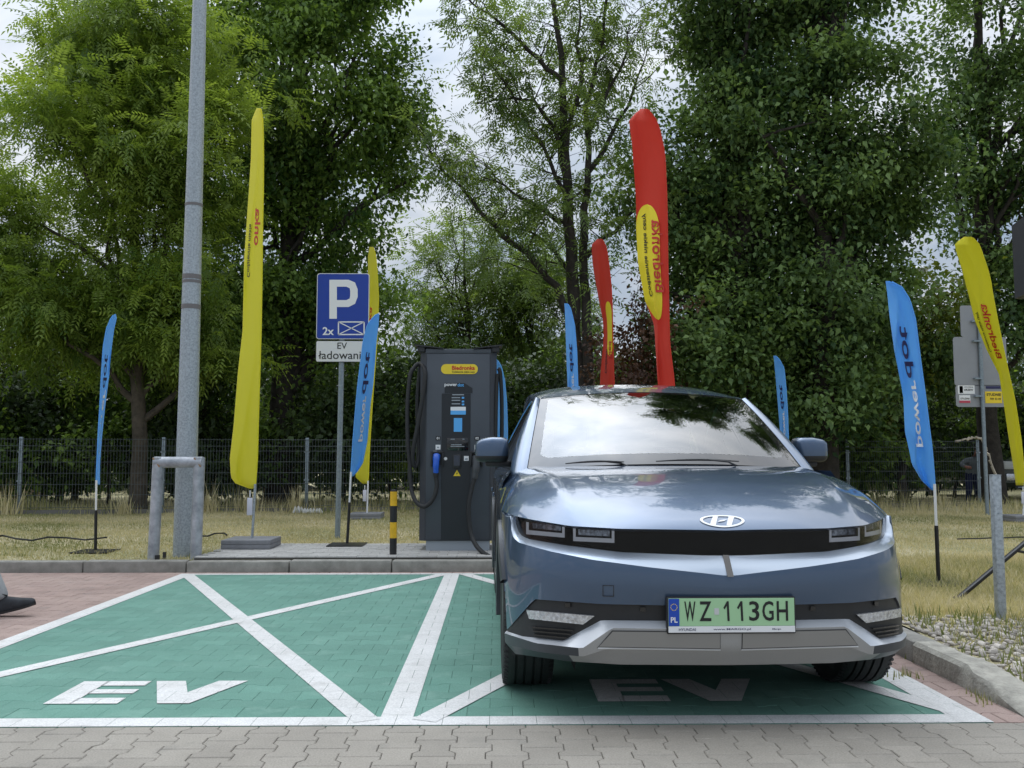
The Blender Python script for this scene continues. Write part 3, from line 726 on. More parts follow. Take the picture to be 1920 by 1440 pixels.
# emblem laid on the hood
_bvh = BVHTree.FromPolygons([tuple(v.co) for v in hood.data.vertices], [tuple(p.vertices) for p in hood.data.polygons])
def on_hood(a, b, off=.003):       # a lateral, b along the slope (up positive)
    y = .098+b*.82; hit, n_, _i, _d = _bvh.ray_cast(Vector((a, y, 2)), Vector((0, 0, -1)))
    if n_.z < 0: n_ = -n_
    return tuple(hit+n_*off)
em = MB(); N_ = 40
for k in range(N_):
    a0, a1 = 2*math.pi*k/N_, 2*math.pi*(k+1)/N_
    q = [on_hood(.096*math.cos(a0), .050*math.sin(a0)), on_hood(.096*math.cos(a1), .050*math.sin(a1)), on_hood(.083*math.cos(a1), .039*math.sin(a1)), on_hood(.083*math.cos(a0), .039*math.sin(a0))]
    em.add(q, [(0, 1, 2, 3)])
em.build('emblem_ring', white_paint, hood)
eh = MB()
for pl_ in ([(-.060, -.032), (-.036, -.037), (-.010, .037), (-.032, .037)], [(.060, .032), (.036, .037), (.010, -.037), (.032, -.037)], [(-.024, -.012), (.008, -.004), (.024, .012), (-.008, .004)]):
    n_ = 6; vs_ = []
    for j in range(n_+1):
        t_ = j/n_; l_ = (pl_[0][0]*(1-t_)+pl_[3][0]*t_, pl_[0][1]*(1-t_)+pl_[3][1]*t_); r_ = (pl_[1][0]*(1-t_)+pl_[2][0]*t_, pl_[1][1]*(1-t_)+pl_[2][1]*t_)
        vs_ += [on_hood(*l_), on_hood(*r_)]
    eh.add(vs_, [(2*j, 2*j+1, 2*j+3, 2*j+2) for j in range(n_)])
eh.build('emblem_letter', white_paint, hood)

# ---- windscreen
def wscreen(u, v):
    au = abs(u)
    b_ = Vector((.775*u, 1.10+.215*au**2.2, 1.083-.030*u*u)); t_ = Vector((.655*u, 1.985+.095*u*u, 1.530-.036*u*u))
    p_ = b_.lerp(t_, v); n_ = Vector((0, -.44, .9)).normalized()
    return p_ + n_*(.034*4*v*(1-v)*(1-.55*au**3))
def patch(fn, nu, nv, u0, u1, v0, v1, mb=None, sel=None, m=0):
    mb = mb or MB(); vs_ = [fn(u0+(u1-u0)*i/nu, v0+(v1-v0)*j/nv) for j in range(nv+1) for i in range(nu+1)]
    fs_ = [(j*(nu+1)+i, j*(nu+1)+i+1, (j+1)*(nu+1)+i+1, (j+1)*(nu+1)+i) for j in range(nv) for i in range(nu) if sel is None or sel(u0+(u1-u0)*(i+.5)/nu, v0+(v1-v0)*(j+.5)/nv)]
    mb.add(vs_, fs_, m); return mb
def clear_zone(u, v):
    # rounded rectangle in metres
    x, y = abs(u)*.72, v*.98; hx, y0, y1, r_ = .665, .105, .955, .07
    dx = x-(hx-r_); dy = max(y0+r_-y, y-(y1-.012))
    return math.hypot(max(dx, 0), max(dy, 0)) < r_ if y < y0+r_ else (x < hx and y < y1)
ws = patch(wscreen, 360, 180, -1, 1, 0, 1, sel=clear_zone).build('windscreen', wind_glass, car, smooth=True, angle=80)
fr = patch(wscreen, 360, 180, -1, 1, 0, 1, sel=lambda u, v: not clear_zone(u, v)).build('windscreen_border', mat('black frit glass', (.012, .011, .013), .03, 0, coat=0, spec=.75), ws, smooth=True, angle=80)
bmv = bmesh.new()
for o in (ws, fr):
    bmv.clear(); bmv.from_mesh(o.data); bmesh.ops.delete(bmv, geom=[v for v in bmv.verts if not v.link_faces], context='VERTS'); bmv.to_mesh(o.data)
# wipers
for s_ in ((-.74, -.34, .018, .012), (-.12, .48, .012, .022)):
    pts = [wscreen(s_[0]+(s_[1]-s_[0])*t_, s_[2]+(s_[3]-s_[2])*t_)+Vector((0, -.012, .008+.006*math.sin(math.pi*t_))) for t_ in [k/8 for k in range(9)]]
    w_ = MB().tube(pts, [.003, .004, .005, .006, .006, .006, .005, .004, .003], 6).build('wiper', black_plastic, car, smooth=True)
    a_ = pts[5]; MB().tube([a_+Vector((0, -.004, 0)), a_+Vector((.10, -.02, -.010)), a_+Vector((.14, -.03, -.03))], [.004, .005, .006], 6).build('wiper_arm', black_plastic, w_, smooth=True)
# cowl panel under the screen edge
patch(lambda u, v: (.73*u, 1.06+.235*abs(u)**2.2+.09*v, hood_z(.78*u, 1.07+.22*abs(u)**2.2)-.012+.02*v), 30, 2, -1, 1, 0, 1).build('cowl', black_plastic, car, smooth=True)

# ---- roof, pillars, side glass, tail
ZR = [(0, 1.530), (.12, 1.582), (.3, 1.632), (.5, 1.646), (.7, 1.63), (1, 1.565)]
_zr = np.linspace(0, 1, 200); _zf = np.interp(_zr, [a for a, b in ZR], [b for a, b in ZR]); _k = np.hanning(31); _k /= _k.sum(); _zf = np.convolve(np.pad(_zf, 15, mode='reflect', reflect_type='odd'), _k, 'valid')
def roof(u, s_):
    x = (.655+.035*min(1, s_*3))*u; y0 = 1.985+.095*u*u; y = y0+(3.98-y0)*s_
    return Vector((x, y, float(np.interp(s_, _zr, _zf))-.036*u*u-.035*abs(u)**6*min(1, s_*4)))
MBr = patch(roof, 40, 30, -1, 1, .012, 1); ro = MBr.build('roof', paint, car, smooth=True, angle=60)
patch(lambda u, s_: roof(u, s_)+Vector((0, 0, -.004)), 40, 1, -1, 1, 0, .012).build('roof_seal', black_plastic, ro)
def gside(s_, v):
    b_ = Vector((.872, 1.375+2.86*s_, 1.028+.02*s_)); t_ = Vector((.69-.012*s_, 2.10+1.86*s_, 1.478+.055*math.sin(math.pi*min(1, s_*1.1))*.8))
    p_ = b_.lerp(t_, v); p_.x += .028*4*v*(1-v); return p_
isglass = lambda s_, v: .035 < s_ < .93 and .06 < v < .93 and not (.43 < s_ < .455)
for sg in (1, -1):
    f_ = lambda s_, v: Vector((sg*gside(s_, v).x, gside(s_, v).y, gside(s_, v).z))
    fo = patch(f_, 60, 20, 0, 1, 0, 1, sel=lambda s_, v: not isglass(s_, v)).build('window_frame', gloss_black, car, smooth=True)
    go = patch(f_, 60, 20, 0, 1, 0, 1, sel=isglass).build('side_window', side_glass, car, smooth=True)
    for o in (fo, go):
        bmv.clear(); bmv.from_mesh(o.data); bmesh.ops.delete(bmv, geom=[v for v in bmv.verts if not v.link_faces], context='VERTS'); bmv.to_mesh(o.data)
    # A-pillar between screen edge and side frame
    def pil(u, v):
        a = wscreen(1, v); a = Vector((a.x+.004, a.y, a.z+.002)); b_ = gside(0, v); p_ = a.lerp(b_, u); p_ += Vector((.35, -.25, .5))*(.035*math.sin(math.pi*u)); return Vector((sg*p_.x, p_.y, p_.z))
    patch(pil, 8, 22, 0, 1, -.12, 1).build('pillar', paint, car, smooth=True)
    # roof rail
    def rail(u, s_):
        a = roof(1, .012+.98*s_); b_ = gside(s_, 1); p_ = a.lerp(b_, u); p_.z += .012*math.sin(math.pi*u); return Vector((sg*p_.x, p_.y, p_.z))
    patch(rail, 4, 30, 0, 1, 0, 1).build('roof_rail', paint, car, smooth=True)
# shoulder: from the body ring up to the glasshouse, and round the tail
sv = []; i0 = NH-6
for i in range(i0, NC):
    x, y = colpos(i, rowd('A', C[i, 1]), SW['A']); z = float(ROW['A'][i]); ix = min(x, .872) if y < 4.1 else x*.90; iy = min(y, 4.46)
    sv.append([(x, y, z), (x*.55+ix*.45+.012, y*.55+iy*.45, z*.5+.5*1.04+.004), (ix, iy, 1.045)])
mb = MB(); mirror_add(mb, [p for c_ in sv for p in c_], [(i*3+j, (i+1)*3+j, (i+1)*3+j+1, i*3+j+1) for i in range(len(sv)-1) for j in range(2)]); mb.build('shoulder', paint, car, smooth=True, merge=True, angle=60)
patch(lambda u, v: roof(u, 1).lerp(Vector((.80*u, 4.47-.02*u*u, 1.04)), v)+Vector((0, .03, .02))*math.sin(math.pi*v), 20, 10, -1, 1, 0, 1).build('rear_screen', side_glass, car, smooth=True)
for sg in (1, -1):
    patch(lambda u, v: (lambda a, b_: Vector((sg*(a.x+(b_.x-a.x)*u), a.y+(b_.y-a.y)*u, a.z+(b_.z-a.z)*u)))(roof(1, 1).lerp(Vector((.80, 4.45, 1.04)), v), gside(1, 1).lerp(Vector((.86, 4.30, 1.04)), v)), 4, 8, 0, 1, 0, 1).build('pillar', paint, car, smooth=True)
    MB().box(sg*.55 if sg > 0 else -.85, .85 if sg > 0 else -.55, LCAR-.045, LCAR-.012, .80, .88, .008).build('tail_lamp', mat('red tail lamp', (.35, .01, .01), .2, 0, coat=.5), car)
# door seams, handles
for sg in (1, -1):
    for y in (1.42, 2.45, 3.42):
        MB().box(sg*HW-.004, sg*HW+.0015, y, y+.006, .42, .955).build('door_seam', gloss_black, car)
    for y in (2.18, 3.15): MB().box(min(sg*.95, sg*.963), max(sg*.95, sg*.963), y, y+.2, .865, .89, .004).build('door_handle', paint, car)

# ---- wheel arches, wheels
def arch_ring(a, sg):
    mb = MB(); n = 40; prof = [(.388, -.10), (.388, .012), (.410, .016), (.438, .010), (.440, -.02)]; vs_ = []
    for k in range(n+1):
        th = R(-14+(168 if a[0] < 1 else 208)*k/n)
        for r_, dx in prof:
            y = a[0]+r_*math.cos(th); z = a[1]+r_*math.sin(th)
            x = xfront(y) if y < .75 else (HW if y < 4.13 else HW*(1-(max(0, 1-(LCAR-y)/.5))**2.4)**(1/4.5))
            vs_.append((sg*(x+dx), y, max(z, .2)))
    k_ = len(prof); mb.add(vs_, [(i*k_+j, (i+1)*k_+j, (i+1)*k_+j+1, i*k_+j+1) for i in range(n) for j in range(k_-1)]); return mb
tyre_prof = [(.235, -.105), (.30, -.122), (.345, -.120), (.362, -.108), (.369, -.092)]
for g_ in (-.062, -.024, .018, .058):
    tyre_prof += [(.370, g_-.006), (.360, g_-.004), (.360, g_+.004), (.370, g_+.006)]
tyre_prof += [(.369, .092), (.362, .108), (.345, .120), (.30, .122), (.235, .105)]
tb = MB().lathe(tyre_prof, 72, 'x'); tyre_me = tb.mesh('tyre', rubber, True, angle=35)
tr = MB()
for k in range(72):
    a = 2*math.pi*k/72
    for sg in (-1, 1):
        c_, s_ = math.cos(a), math.sin(a); vs_ = []
        for xx in (.096, .117):
            for da in (-.012, .012):
                for r_ in (.355, .3715 if xx < .1 else .364): vs_.append((sg*xx, r_*math.cos(a+da), r_*math.sin(a+da)))
        tr.add(vs_, [(0, 1, 3, 2), (4, 6, 7, 5), (0, 4, 5, 1), (2, 3, 7, 6), (1, 5, 7, 3)])
tread_me = tr.mesh('tread_blocks', rubber)
rb = MB().lathe([(.0, .075), (.06, .08), (.075, .06), (.07, -.02), (.0, -.03)], 24, 'x'); rb.lathe([(.236, -.11), (.236, .108), (.246, .112), (.25, .104)], 48, 'x')
for k in range(5):
    for w in (-.13, .13):
        a = 2*math.pi*k/5+w; c_, s_ = math.cos(a), math.sin(a); t_ = (-s_, c_)
        rb.add([(.085, .05*c_+t_[0]*.03, .05*s_+t_[1]*.03), (.085, .05*c_-t_[0]*.03, .05*s_-t_[1]*.03), (.098, .238*c_-t_[0]*.022, .238*s_-t_[1]*.022), (.098, .238*c_+t_[0]*.022, .238*s_+t_[1]*.022), (.05, .05*c_+t_[0]*.03, .05*s_+t_[1]*.03), (.05, .05*c_-t_[0]*.03, .05*s_-t_[1]*.03), (.06, .238*c_-t_[0]*.022, .238*s_-t_[1]*.022), (.06, .238*c_+t_[0]*.022, .238*s_+t_[1]*.022)], [(0, 1, 2, 3), (0, 3, 7, 4), (1, 5, 6, 2)])
rim_me = rb.mesh('rim', mat('alloy rim', (.42, .43, .45), .3, .9), True, angle=30)
for a in ARCH:
    for sg in (1, -1):
        arch_ring(a, sg).build('arch_trim', clad, car, smooth=True, angle=30)
        MB().lathe([(.44, 0), (.44, .34), (.0, .34)], 40, 'x', (sg*.93 if sg < 0 else .59, a[0], a[1]+.01)).build('wheel_well', black_plastic, car, smooth=True) if False else None
        w_ = link('wheel', None, car); w_.location = (sg*(.930-.122), a[0], .370); w_.rotation_euler = (0, 0, 0 if sg > 0 else math.pi)
        link('tyre', tyre_me, w_); link('rim', rim_me, w_)
        tt_ = link('tread', tread_me, w_); tt_['kind'] = 'stuff'
        # dark inner well
        mb = MB(); n = 24; vs_ = []
        for k in range(n+1):
            th = R(-20+220*k/n)
            for x in (.60, min(.93, xfront(min(.75, a[0]+.432*math.cos(th)))-.03) if a[0] < 1 else .93): vs_.append((sg*x, a[0]+.432*math.cos(th), a[1]+.432*math.sin(th)))
        fs_ = [(2*k, 2*k+1, 2*k+3, 2*k+2) for k in range(n)]
        mb.add(vs_, fs_); mb.add([(sg*.60, a[0]+.45*math.cos(R(th)), a[1]+.45*math.sin(R(th))) for th in range(-30, 211, 15)], [tuple(range(17))]); mb.build('wheel_well', black_plastic, car)
MB().box(-.74, .74, .55, 4.3, .19, .24).build('floor_pan', black_plastic, car)
MB().box(-.59, .59, .40, 4.2, .235, .62).build('chassis', black_plastic, car)

# ---- interior
cabin = empty('cabin'); cabin.parent = car
MB().box(-.74, .74, 1.30, 1.75, .70, .965, .05).build('dashboard', mat('pale dashboard', (.20, .21, .21), .7), cabin, smooth=True)
MB().box(-.84, .84, 1.3, 4.3, .24, .40).build('cabin_floor', black_plastic, cabin)
for x in (-.38, .38):
    st_ = MB().box(x-.25, x+.25, 2.25, 2.75, .42, .62, .06).build('seat', seat_cloth, cabin, smooth=True)
    mb = MB(); mb.add([(x-.24, 2.68, .58), (x+.24, 2.68, .58), (x+.2, 2.90, 1.16), (x-.2, 2.90, 1.16), (x-.24, 2.82, .58), (x+.24, 2.82, .58), (x+.2, 3.0, 1.16), (x-.2, 3.0, 1.16)], [(0, 1, 2, 3), (7, 6, 5, 4), (0, 3, 7, 4), (1, 5, 6, 2), (3, 2, 6, 7)]); mb.build('seat_back', seat_cloth, cabin)
    MB().box(x-.13, x+.13, 2.92, 3.02, 1.18, 1.36, .04).build('headrest', seat_cloth, cabin, smooth=True)
MB().box(-.65, .65, 3.55, 4.0, .42, 1.15, .06).build('rear_seat', seat_cloth, cabin, smooth=True)
mb = MB(); ring_ = [(.38+.18*math.cos(a), 1.92+.06*math.sin(a), .93+.175*math.sin(a)) for a in [2*math.pi*k/28 for k in range(29)]]; mb.tube(ring_, .016, 8, caps=False); mb.tube([(.22, 1.90, .92), (.38, 1.86, .9), (.54, 1.9, .92)], .02, 6); mb.build('steering_wheel', seat_cloth, cabin, smooth=True)
MB().box(-.12, .12, 1.93, 1.97, 1.40, 1.47, .015).build('inner_mirror', black_plastic, cabin, smooth=True)

# ---- door mirrors
def se(th, n): c_ = math.cos(th); return math.copysign(abs(c_)**n, c_)
for sg in (1, -1):
    mr_ = MB(); cx, cy, cz = sg*.972, 1.74, 1.165; nu, nv = 28, 16; vs_ = []
    for j in range(nv+1):
        ph = -math.pi/2+math.pi*j/nv
        for i in range(nu):
            th = 2*math.pi*i/nu; x = .102*se(ph, .36)*se(th, .36); y = .10*se(ph, .5)*se(th-math.pi/2, .7); z = .076*math.copysign(abs(math.sin(ph))**.42, math.sin(ph))
            xx = x/.102; z = z*(1.0-.30*max(0, xx)**1.5) if z > 0 else z           # lower towards the tip
            y *= (1-.25*max(0, xx)); z += -.012*max(0, -z/.072)*0
            if y > .045: y = .045+(y-.045)*.15
            vs_.append((cx+sg*x, cy+y, cz+z))
    fs_ = [(j*nu+i, j*nu+(i+1) % nu, (j+1)*nu+(i+1) % nu, (j+1)*nu+i) for j in range(nv) for i in range(nu)]
    mr_.add(vs_, fs_); mi = [1 if sum(vs_[q][2] for q in f)/4 < cz-.040 else 0 for f in fs_]; mr_.m = mi
    mo = mr_.build('door_mirror', [paint, black_plastic], car, smooth=True, merge=True, angle=60)
    MB().box(min(sg*.86, sg*1.01), max(sg*.86, sg*1.01), 1.70, 1.78, 1.062, 1.100, .012).build('mirror_arm', black_plastic, mo, smooth=True)
    MB().box(min(sg*.91, sg*1.05), max(sg*.91, sg*1.05), 1.786, 1.79, 1.11, 1.21, 0).build('mirror_glass', chrome, mo)

# ---- number plate
pz = .5*(fascia(1330, 1104)[2]+fascia(1330, 1157)[2]); pyc = -.024
plate = MB().box(-.268, .268, pyc, pyc+.03, .395, .545, .006).build('number_plate', black_plastic, car, smooth=True)
PZ0, PZ1 = .432, .540
MB().box(-.261, .261, pyc-.003, pyc+.001, PZ0-.004, PZ1, .001).build('plate_face', mat('green plate', (.36, .60, .34), .35), plate)
MB().box(-.2605, -.217, pyc-.0045, pyc-.0028, PZ0-.003, PZ1-.001).build('country_strip', mat('plate blue', (.005, .06, .42), .35), plate)
MB().box(-.262, .262, pyc-.005, pyc+.001, .402, .427, .001).build('dealer_strip', white_paint, plate)
# ================================================================== TEXT
def text2d(s, bold=0.0, space=1.0):
    cu = bpy.data.curves.new('t', 'FONT'); cu.body = s; cu.offset = bold; cu.space_character = space; cu.resolution_u = 3
    o = bpy.data.objects.new('t', cu); COL.objects.link(o)
    dg = bpy.context.evaluated_depsgraph_get(); me = bpy.data.meshes.new_from_object(o.evaluated_get(dg))
    v = np.array([q.co[:2] for q in me.vertices]) if len(me.vertices) else np.zeros((0, 2)); f = [tuple(p.vertices) for p in me.polygons]
    bpy.data.objects.remove(o); bpy.data.curves.remove(cu); bpy.data.meshes.remove(me)
    if len(v): v -= (v.min(0)+v.max(0))/2
    return v, f
def text_on(name, s, fn, material, parent, h=None, w=None, bold=0.0, space=1.0, label=None, stretch=None):
    v, f = text2d(s, bold, space); ext = v.max(0)-v.min(0)
    if w and h: sx, sy = w/ext[0], h/ext[1]
    elif w: sx = sy = w/ext[0]
    else: sx = sy = h/ext[1]
    if stretch: sx *= stretch
    me = bpy.data.meshes.new(name); me.from_pydata([tuple(fn(x*sx, y*sy)) for x, y in v], [], f); me.materials.append(material)
    o = link(name, me, parent)
    if label: o['label'] = label
    return o
ink_black = mat('black print', (.008, .008, .009), .5); ink_white = mat('white print', (.80, .81, .82), .5); ink_red = mat('red print', (.55, .03, .02), .5)
ink_navy = mat('navy print', (.02, .02, .09), .5); ink_blue = mat('light blue print', (.10, .42, .85), .5); ink_grey = mat('grey print', (.32, .36, .40), .5); ink_yellow = mat('yellow print', (.85, .62, .03), .5)

# ================================================================== HELPERS FOR SIGN PLATES
def rrect(x0, x1, z0, z1, r, n=5):
    pts = []
    for cx, cz, a0 in ((x1-r, z1-r, 0), (x0+r, z1-r, 90), (x0+r, z0+r, 180), (x1-r, z0+r, 270)):
        for k in range(n+1): a = R(a0+90*k/n); pts.append((cx+r*math.cos(a), cz+r*math.sin(a)))
    return pts
def vplate(poly, y0, y1, mb=None, m=0):
    mb = mb or MB(); n = len(poly); v = [(x, y0, z) for x, z in poly]+[(x, y1, z) for x, z in poly]
    return mb.add(v, [tuple(range(n)), tuple(range(2*n-1, n-1, -1))]+[(i, n+i, n+(i+1) % n, (i+1) % n) for i in range(n)], m)

# number plate writing
def plate_fn(cx, cz, dy=-.0045): return lambda x, y: (cx+x, pyc+dy, cz+y)
pcz = (PZ0+PZ1)/2
def plate_txt(s, x0, x1, nm='plate_letters'): text_on(nm, s, plate_fn((x0+x1)/2, pcz+.002), ink_black, plate, w=x1-x0, h=.080, bold=.012)
plx = lambda q: -.261+.522*(q-195)/(1742-195)
for ch, a, b in (('W', 388, 525), ('Z', 572, 720), ('3', 1182, 1308), ('G', 1345, 1485), ('H', 1523, 1662)):
    plate_txt(ch, plx(a), plx(b), 'plate_letter')
for a in (868, 1036):
    vplate([(plx(a+48), pcz-.038), (plx(a+74), pcz-.038), (plx(a+66), pcz+.042), (plx(a+44), pcz+.042), (plx(a), pcz+.016), (plx(a+14), pcz+.009), (plx(a+42), pcz+.024)], pyc-.0045, pyc-.003).build('plate_letter', ink_black, plate)
MB().box(plx(755), plx(812), pyc-.0045, pyc-.0028, pcz-.012, pcz+.014).build('plate_sticker', mat('plate sticker', (.55, .56, .56), .5), plate)
text_on('country_letters', 'PL', plate_fn(-.239, PZ0+.022, -.006), ink_white, plate, w=.028, h=.022, bold=.02)
st_ = MB()
for k in range(12):
    a = 2*math.pi*k/12; st_.box(-.239+.013*math.cos(a)-.0016, -.239+.013*math.cos(a)+.0016, pyc-.0052, pyc-.0044, PZ1-.035+.013*math.sin(a)-.0016, PZ1-.035+.013*math.sin(a)+.0016)
st_.build('country_stars', ink_yellow, plate)
for s, cx, w, h in (('HYUNDAI', -.185, .07, .011), ('www.MARGO.pl', .0, .155, .010), ('Margo', .185, .036, .008)):
    text_on('dealer_letters', s, plate_fn(cx, .4145, -.006), ink_navy, plate, w=w, h=h, bold=.012)

# ================================================================== CHARGER
CY = 9.80
cc = at(858.5, 900, CY).x
ch = empty('charging_station', (cc, CY, APZ), 0, 'tall dark grey charging cabinet with hanging cables beside the yellow and black post', 'charger')
def cl(px, py):
    p_ = at(px, py, CY); return (p_.x-cc, p_.z-APZ)
cab = mat('cabinet graphite', (.062, .073, .088), .45, .1, var=.06, vscale=4); cab_side = mat('cabinet side', (.045, .050, .060), .5, .1); cab_dark = mat('cabinet black panel', (.010, .014, .019), .35, 0, var=.1)
zt, zb = cl(858, 655)[1], cl(858, 1014)[1]
pts = [(-.345, 0), (.345, 0), (.352, .004), (.41, .05), (.41, .70), (-.41, .70), (-.41, .05), (-.352, .004)]
body = MB().prism(pts, zb, zt).build('cabinet', cab_side, ch)
MB().box(-.337, .337, -.012, .01, zb+.01, zt-.05, .006).build('front_door', cab, body, smooth=True)
MB().box(-.35, .35, -.006, .2, zt-.045, zt+.004, .004).build('top_cap', cab, body, smooth=True)
MB().box(-.335, .335, .02, .66, 0, zb+.004).build('plinth', mat('pale steel plinth', (.36, .40, .44), .5, .2), ch)
x0, x1 = cl(833, 0)[0], cl(885, 0)[0]
MB().box(x0, x1, -.018, 0, zb+.012, cl(0, 737)[1], .002).build('centre_panel', cab_dark, body)
hp = [cl(834, 737), cl(886, 737), cl(886, 728), cl(871, 718.5), cl(834, 718.5)]
vplate(hp[::-1], -.016, 0).build('header_panel', cab_dark, body)
def cfn(px, py, y=-.0205):
    a = cl(px, py); return lambda x, z: (a[0]+x, y, a[1]+z)
text_on('brand_letters', 'power', cfn(845.5, 723), ink_white, body, w=.135, bold=.02); text_on('brand_letters', 'dot', cfn(864, 722), ink_blue, body, w=.068, bold=.015)
a, b = cl(827, 701.5), cl(896, 683)
vplate(rrect(a[0], b[0], a[1], b[1], (b[1]-a[1])*.48), -.016, -.010).build('logo_pill', mat('sign yellow', (.80, .60, .03), .4), body)
text_on('brand_letters', 'Biedronka', cfn(869, 690, -.018), ink_red, body, w=.245, bold=.03); text_on('brand_letters', 'Codziennie niskie ceny', cfn(869, 698, -.018), ink_black, body, w=.245, bold=.02)
def cbox(name, x0, y0, x1, y1, ya, yb, m, par=None, bev=.0):
    a, b = cl(x0, y1), cl(x1, y0); return MB().box(a[0], b[0], ya, yb, a[1], b[1], bev).build(name, m, par or body, smooth=bev > 0)
for k, (w_, yy_) in enumerate(((23, 740.5), (16, 746), (16, 751), (16, 757.5))): cbox('instruction_line', 847 if k else 848, yy_-1, 847+w_, yy_+.7, -.0195, -.018, ink_grey)
for yy_ in (746, 753, 758.5): cbox('instruction_icon', 866, yy_-1.6, 870.5, yy_+1.6, -.0195, -.018, ink_blue)
cbox('sticker', 845, 763, 873.5, 770, -.0205, -.018, ink_white); cbox('sticker', 845, 770, 873.5, 777.5, -.0205, -.018, ink_blue)
cbox('sticker', 851, 784, 866.7, 809.7, -.0205, -.018, ink_blue)
sc_ = cbox('screen', 838, 821, 878, 845, -.028, -.01, mat('dark screen', (.004, .005, .006), .06, 0, coat=.5), bev=.004)
for (x_, y_, w_) in ((845, 823.5, 8), (867, 823.5, 4), (846, 834, 20), (845, 837, 26)): cbox('screen_line', x_, y_-.6, x_+w_, y_+.6, -.0295, -.028, ink_grey, sc_)
for lab, cx in (('01', 821.5), ('03', 894.5)):
    cbox('number_tile', cx-4.5, 818, cx+4.5, 825.5, -.016, -.01, ink_black); text_on('number_letters', lab, cfn(cx, 821.7, -.0175), ink_white, body, h=.026, bold=.02)
    cbox('socket_label', cx-4.6, 834, cx+4.6, 843, -.016, -.01, ink_white); cbox('socket_symbol', cx-2.2, 837.5, cx+2.2, 840, -.0175, -.016, ink_grey); vplate(rrect(cl(cx-4.6, 0)[0], cl(cx+4.6, 0)[0], cl(0, 849.5)[1], cl(0, 845.5)[1], .011), -.028, -.02).build('connector_label', ink_white, body)
    h_ = cbox('holster', cx-13.5, 846, cx+11, 850, -.06, -.01, black_plastic, ch, .005); cbox('holster_side', cx-13.5, 849, cx-9.5, 875, -.06, -.01, black_plastic, h_, .004); cbox('holster_side', cx+8, 849, cx+11, 875, -.06, -.01, black_plastic, h_, .004); cbox('holster_back', cx-10, 850, cx+8.5, 872, -.02, -.01, black_plastic, h_)
rd = cbox('card_reader', 849, 852, 864.5, 878, -.045, -.01, black_plastic, ch, .006); cbox('reader_screen', 851.5, 854, 862, 873, -.0465, -.045, mat('reader glass', (.02, .03, .05), .1, 0, coat=.5), rd)
vplate([(cl(840.5, 0)[0]+.018*math.cos(R(k*30)), cl(0, 860)[1]+.018*math.sin(R(k*30))) for k in range(12)], -.021, -.018).build('round_sticker', ink_white, body)
cbox('sticker', 870, 855, 879, 864, -.021, -.018, ink_white); cbox('sticker_symbol', 872, 859, 877, 862.5, -.0225, -.021, ink_grey)
vplate([cl(850, 892.5), cl(863.7, 892.5), cl(857, 881)], -.021, -.018).build('warning_triangle', ink_yellow, body); vplate([cl(856, 890.5), cl(858.5, 887), cl(857.2, 887), cl(858, 884), cl(855.5, 888), cl(856.8, 888)], -.0225, -.021).build('bolt_symbol', ink_black, body)
for sg in (-1, 1):                                        # cable arms on the roof
    v = []
    for x, z0_, z1_, hw in ((.16, zt+.003, zt+.012, .05), (.30, zt+.020, zt+.032, .10), (.41, zt+.028, zt+.045, .14), (.47, zt+.036, zt+.050, .14)):
        for yq in (-.03, .10+hw): v += [(sg*x, yq, z0_), (sg*x, yq, z1_)]
    f = []
    for k in range(3):
        b_ = 4*k; f += [(b_, b_+4, b_+5, b_+1), (b_+2, b_+3, b_+7, b_+6), (b_+1, b_+5, b_+7, b_+3), (b_, b_+2, b_+6, b_+4)]
    f += [(0, 1, 3, 2), (12, 14, 15, 13)]
    a_ = MB().add(v, f).build('cable_arm', black_plastic, ch)
    MB().box(min(sg*.36, sg*.44), max(sg*.36, sg*.44), -.01, .22, zt-.03, zt+.03, .008).build('arm_bracket', black_plastic, a_)
def ctube(name, pp, r, m, par, n=10, y0=-.05):
    P_ = [Vector((cl(q[0], q[1])[0], y0 if len(q) < 3 else q[2], cl(q[0], q[1])[1])) for q in pp]
    S_ = []
    for i in range(len(P_)-1):
        p0, p1, p2, p3 = P_[max(i-1, 0)], P_[i], P_[i+1], P_[min(i+2, len(P_)-1)]
        for t_ in (0, .2, .4, .6, .8): S_.append(.5*((2*p1)+(-p0+p2)*t_+(2*p0-5*p1+4*p2-p3)*t_*t_+(-p0+3*p1-3*p2+p3)*t_**3))
    S_.append(P_[-1]); return MB().tube(S_, r, n).build(name, m, par, smooth=True)
blue_plug = mat('blue plug plastic', (.01, .10, .55), .3, 0, coat=.3)
pg_ = empty('plug'); pg_.parent = ch
ctube('plug_body', [(818.5, 886, -.09), (818.5, 875, -.10), (819, 862, -.09), (819.5, 854, -.06)], [.030]*5+[.034]*5+[.038]*5+[.040], blue_plug, pg_)
ctube('plug_collar', [(818, 893, -.085), (818.3, 886, -.09)], .03, black_plastic, pg_)
ctube('charging_cable', [(818, 892, -.085), (820, 912, -.09), (813, 935, -.10), (797, 949, -.10), (781, 940, -.06), (771, 915, 0), (768, 870, .02), (765, 837, .02), (763, 770, .04), (767.5, 707, .06), (776, 687, .08), (786, 680, .09), (794, 688, .02), (797.5, 703, -.02), (793, 745, -.03), (783, 800, -.02), (774, 850, 0), (776, 874, .03), (782, 868, .05), (784, 830, .08), (781, 770, .10), (783, 715, .12), (787, 682, .13)], .023, rubber, ch)
ctube('charging_cable', [(934, 690, .05), (938, 700, .06), (941, 760, .1), (940, 850, .1), (934, 900, .08), (929, 850, .05), (930, 760, .04), (932, 700, .05)], .022, rubber, ch)
hd = ctube('plug', [(893, 856, -.05), (893, 872, -.08), (891.5, 885, -.09), (890, 897, -.09)], [.042]*4+[.040]*6+[.034]*5+[.030], mat('dark grey plug', (.05, .055, .06), .45), ch)
hd['label'] = 'dark grey plug in the right-hand holster'
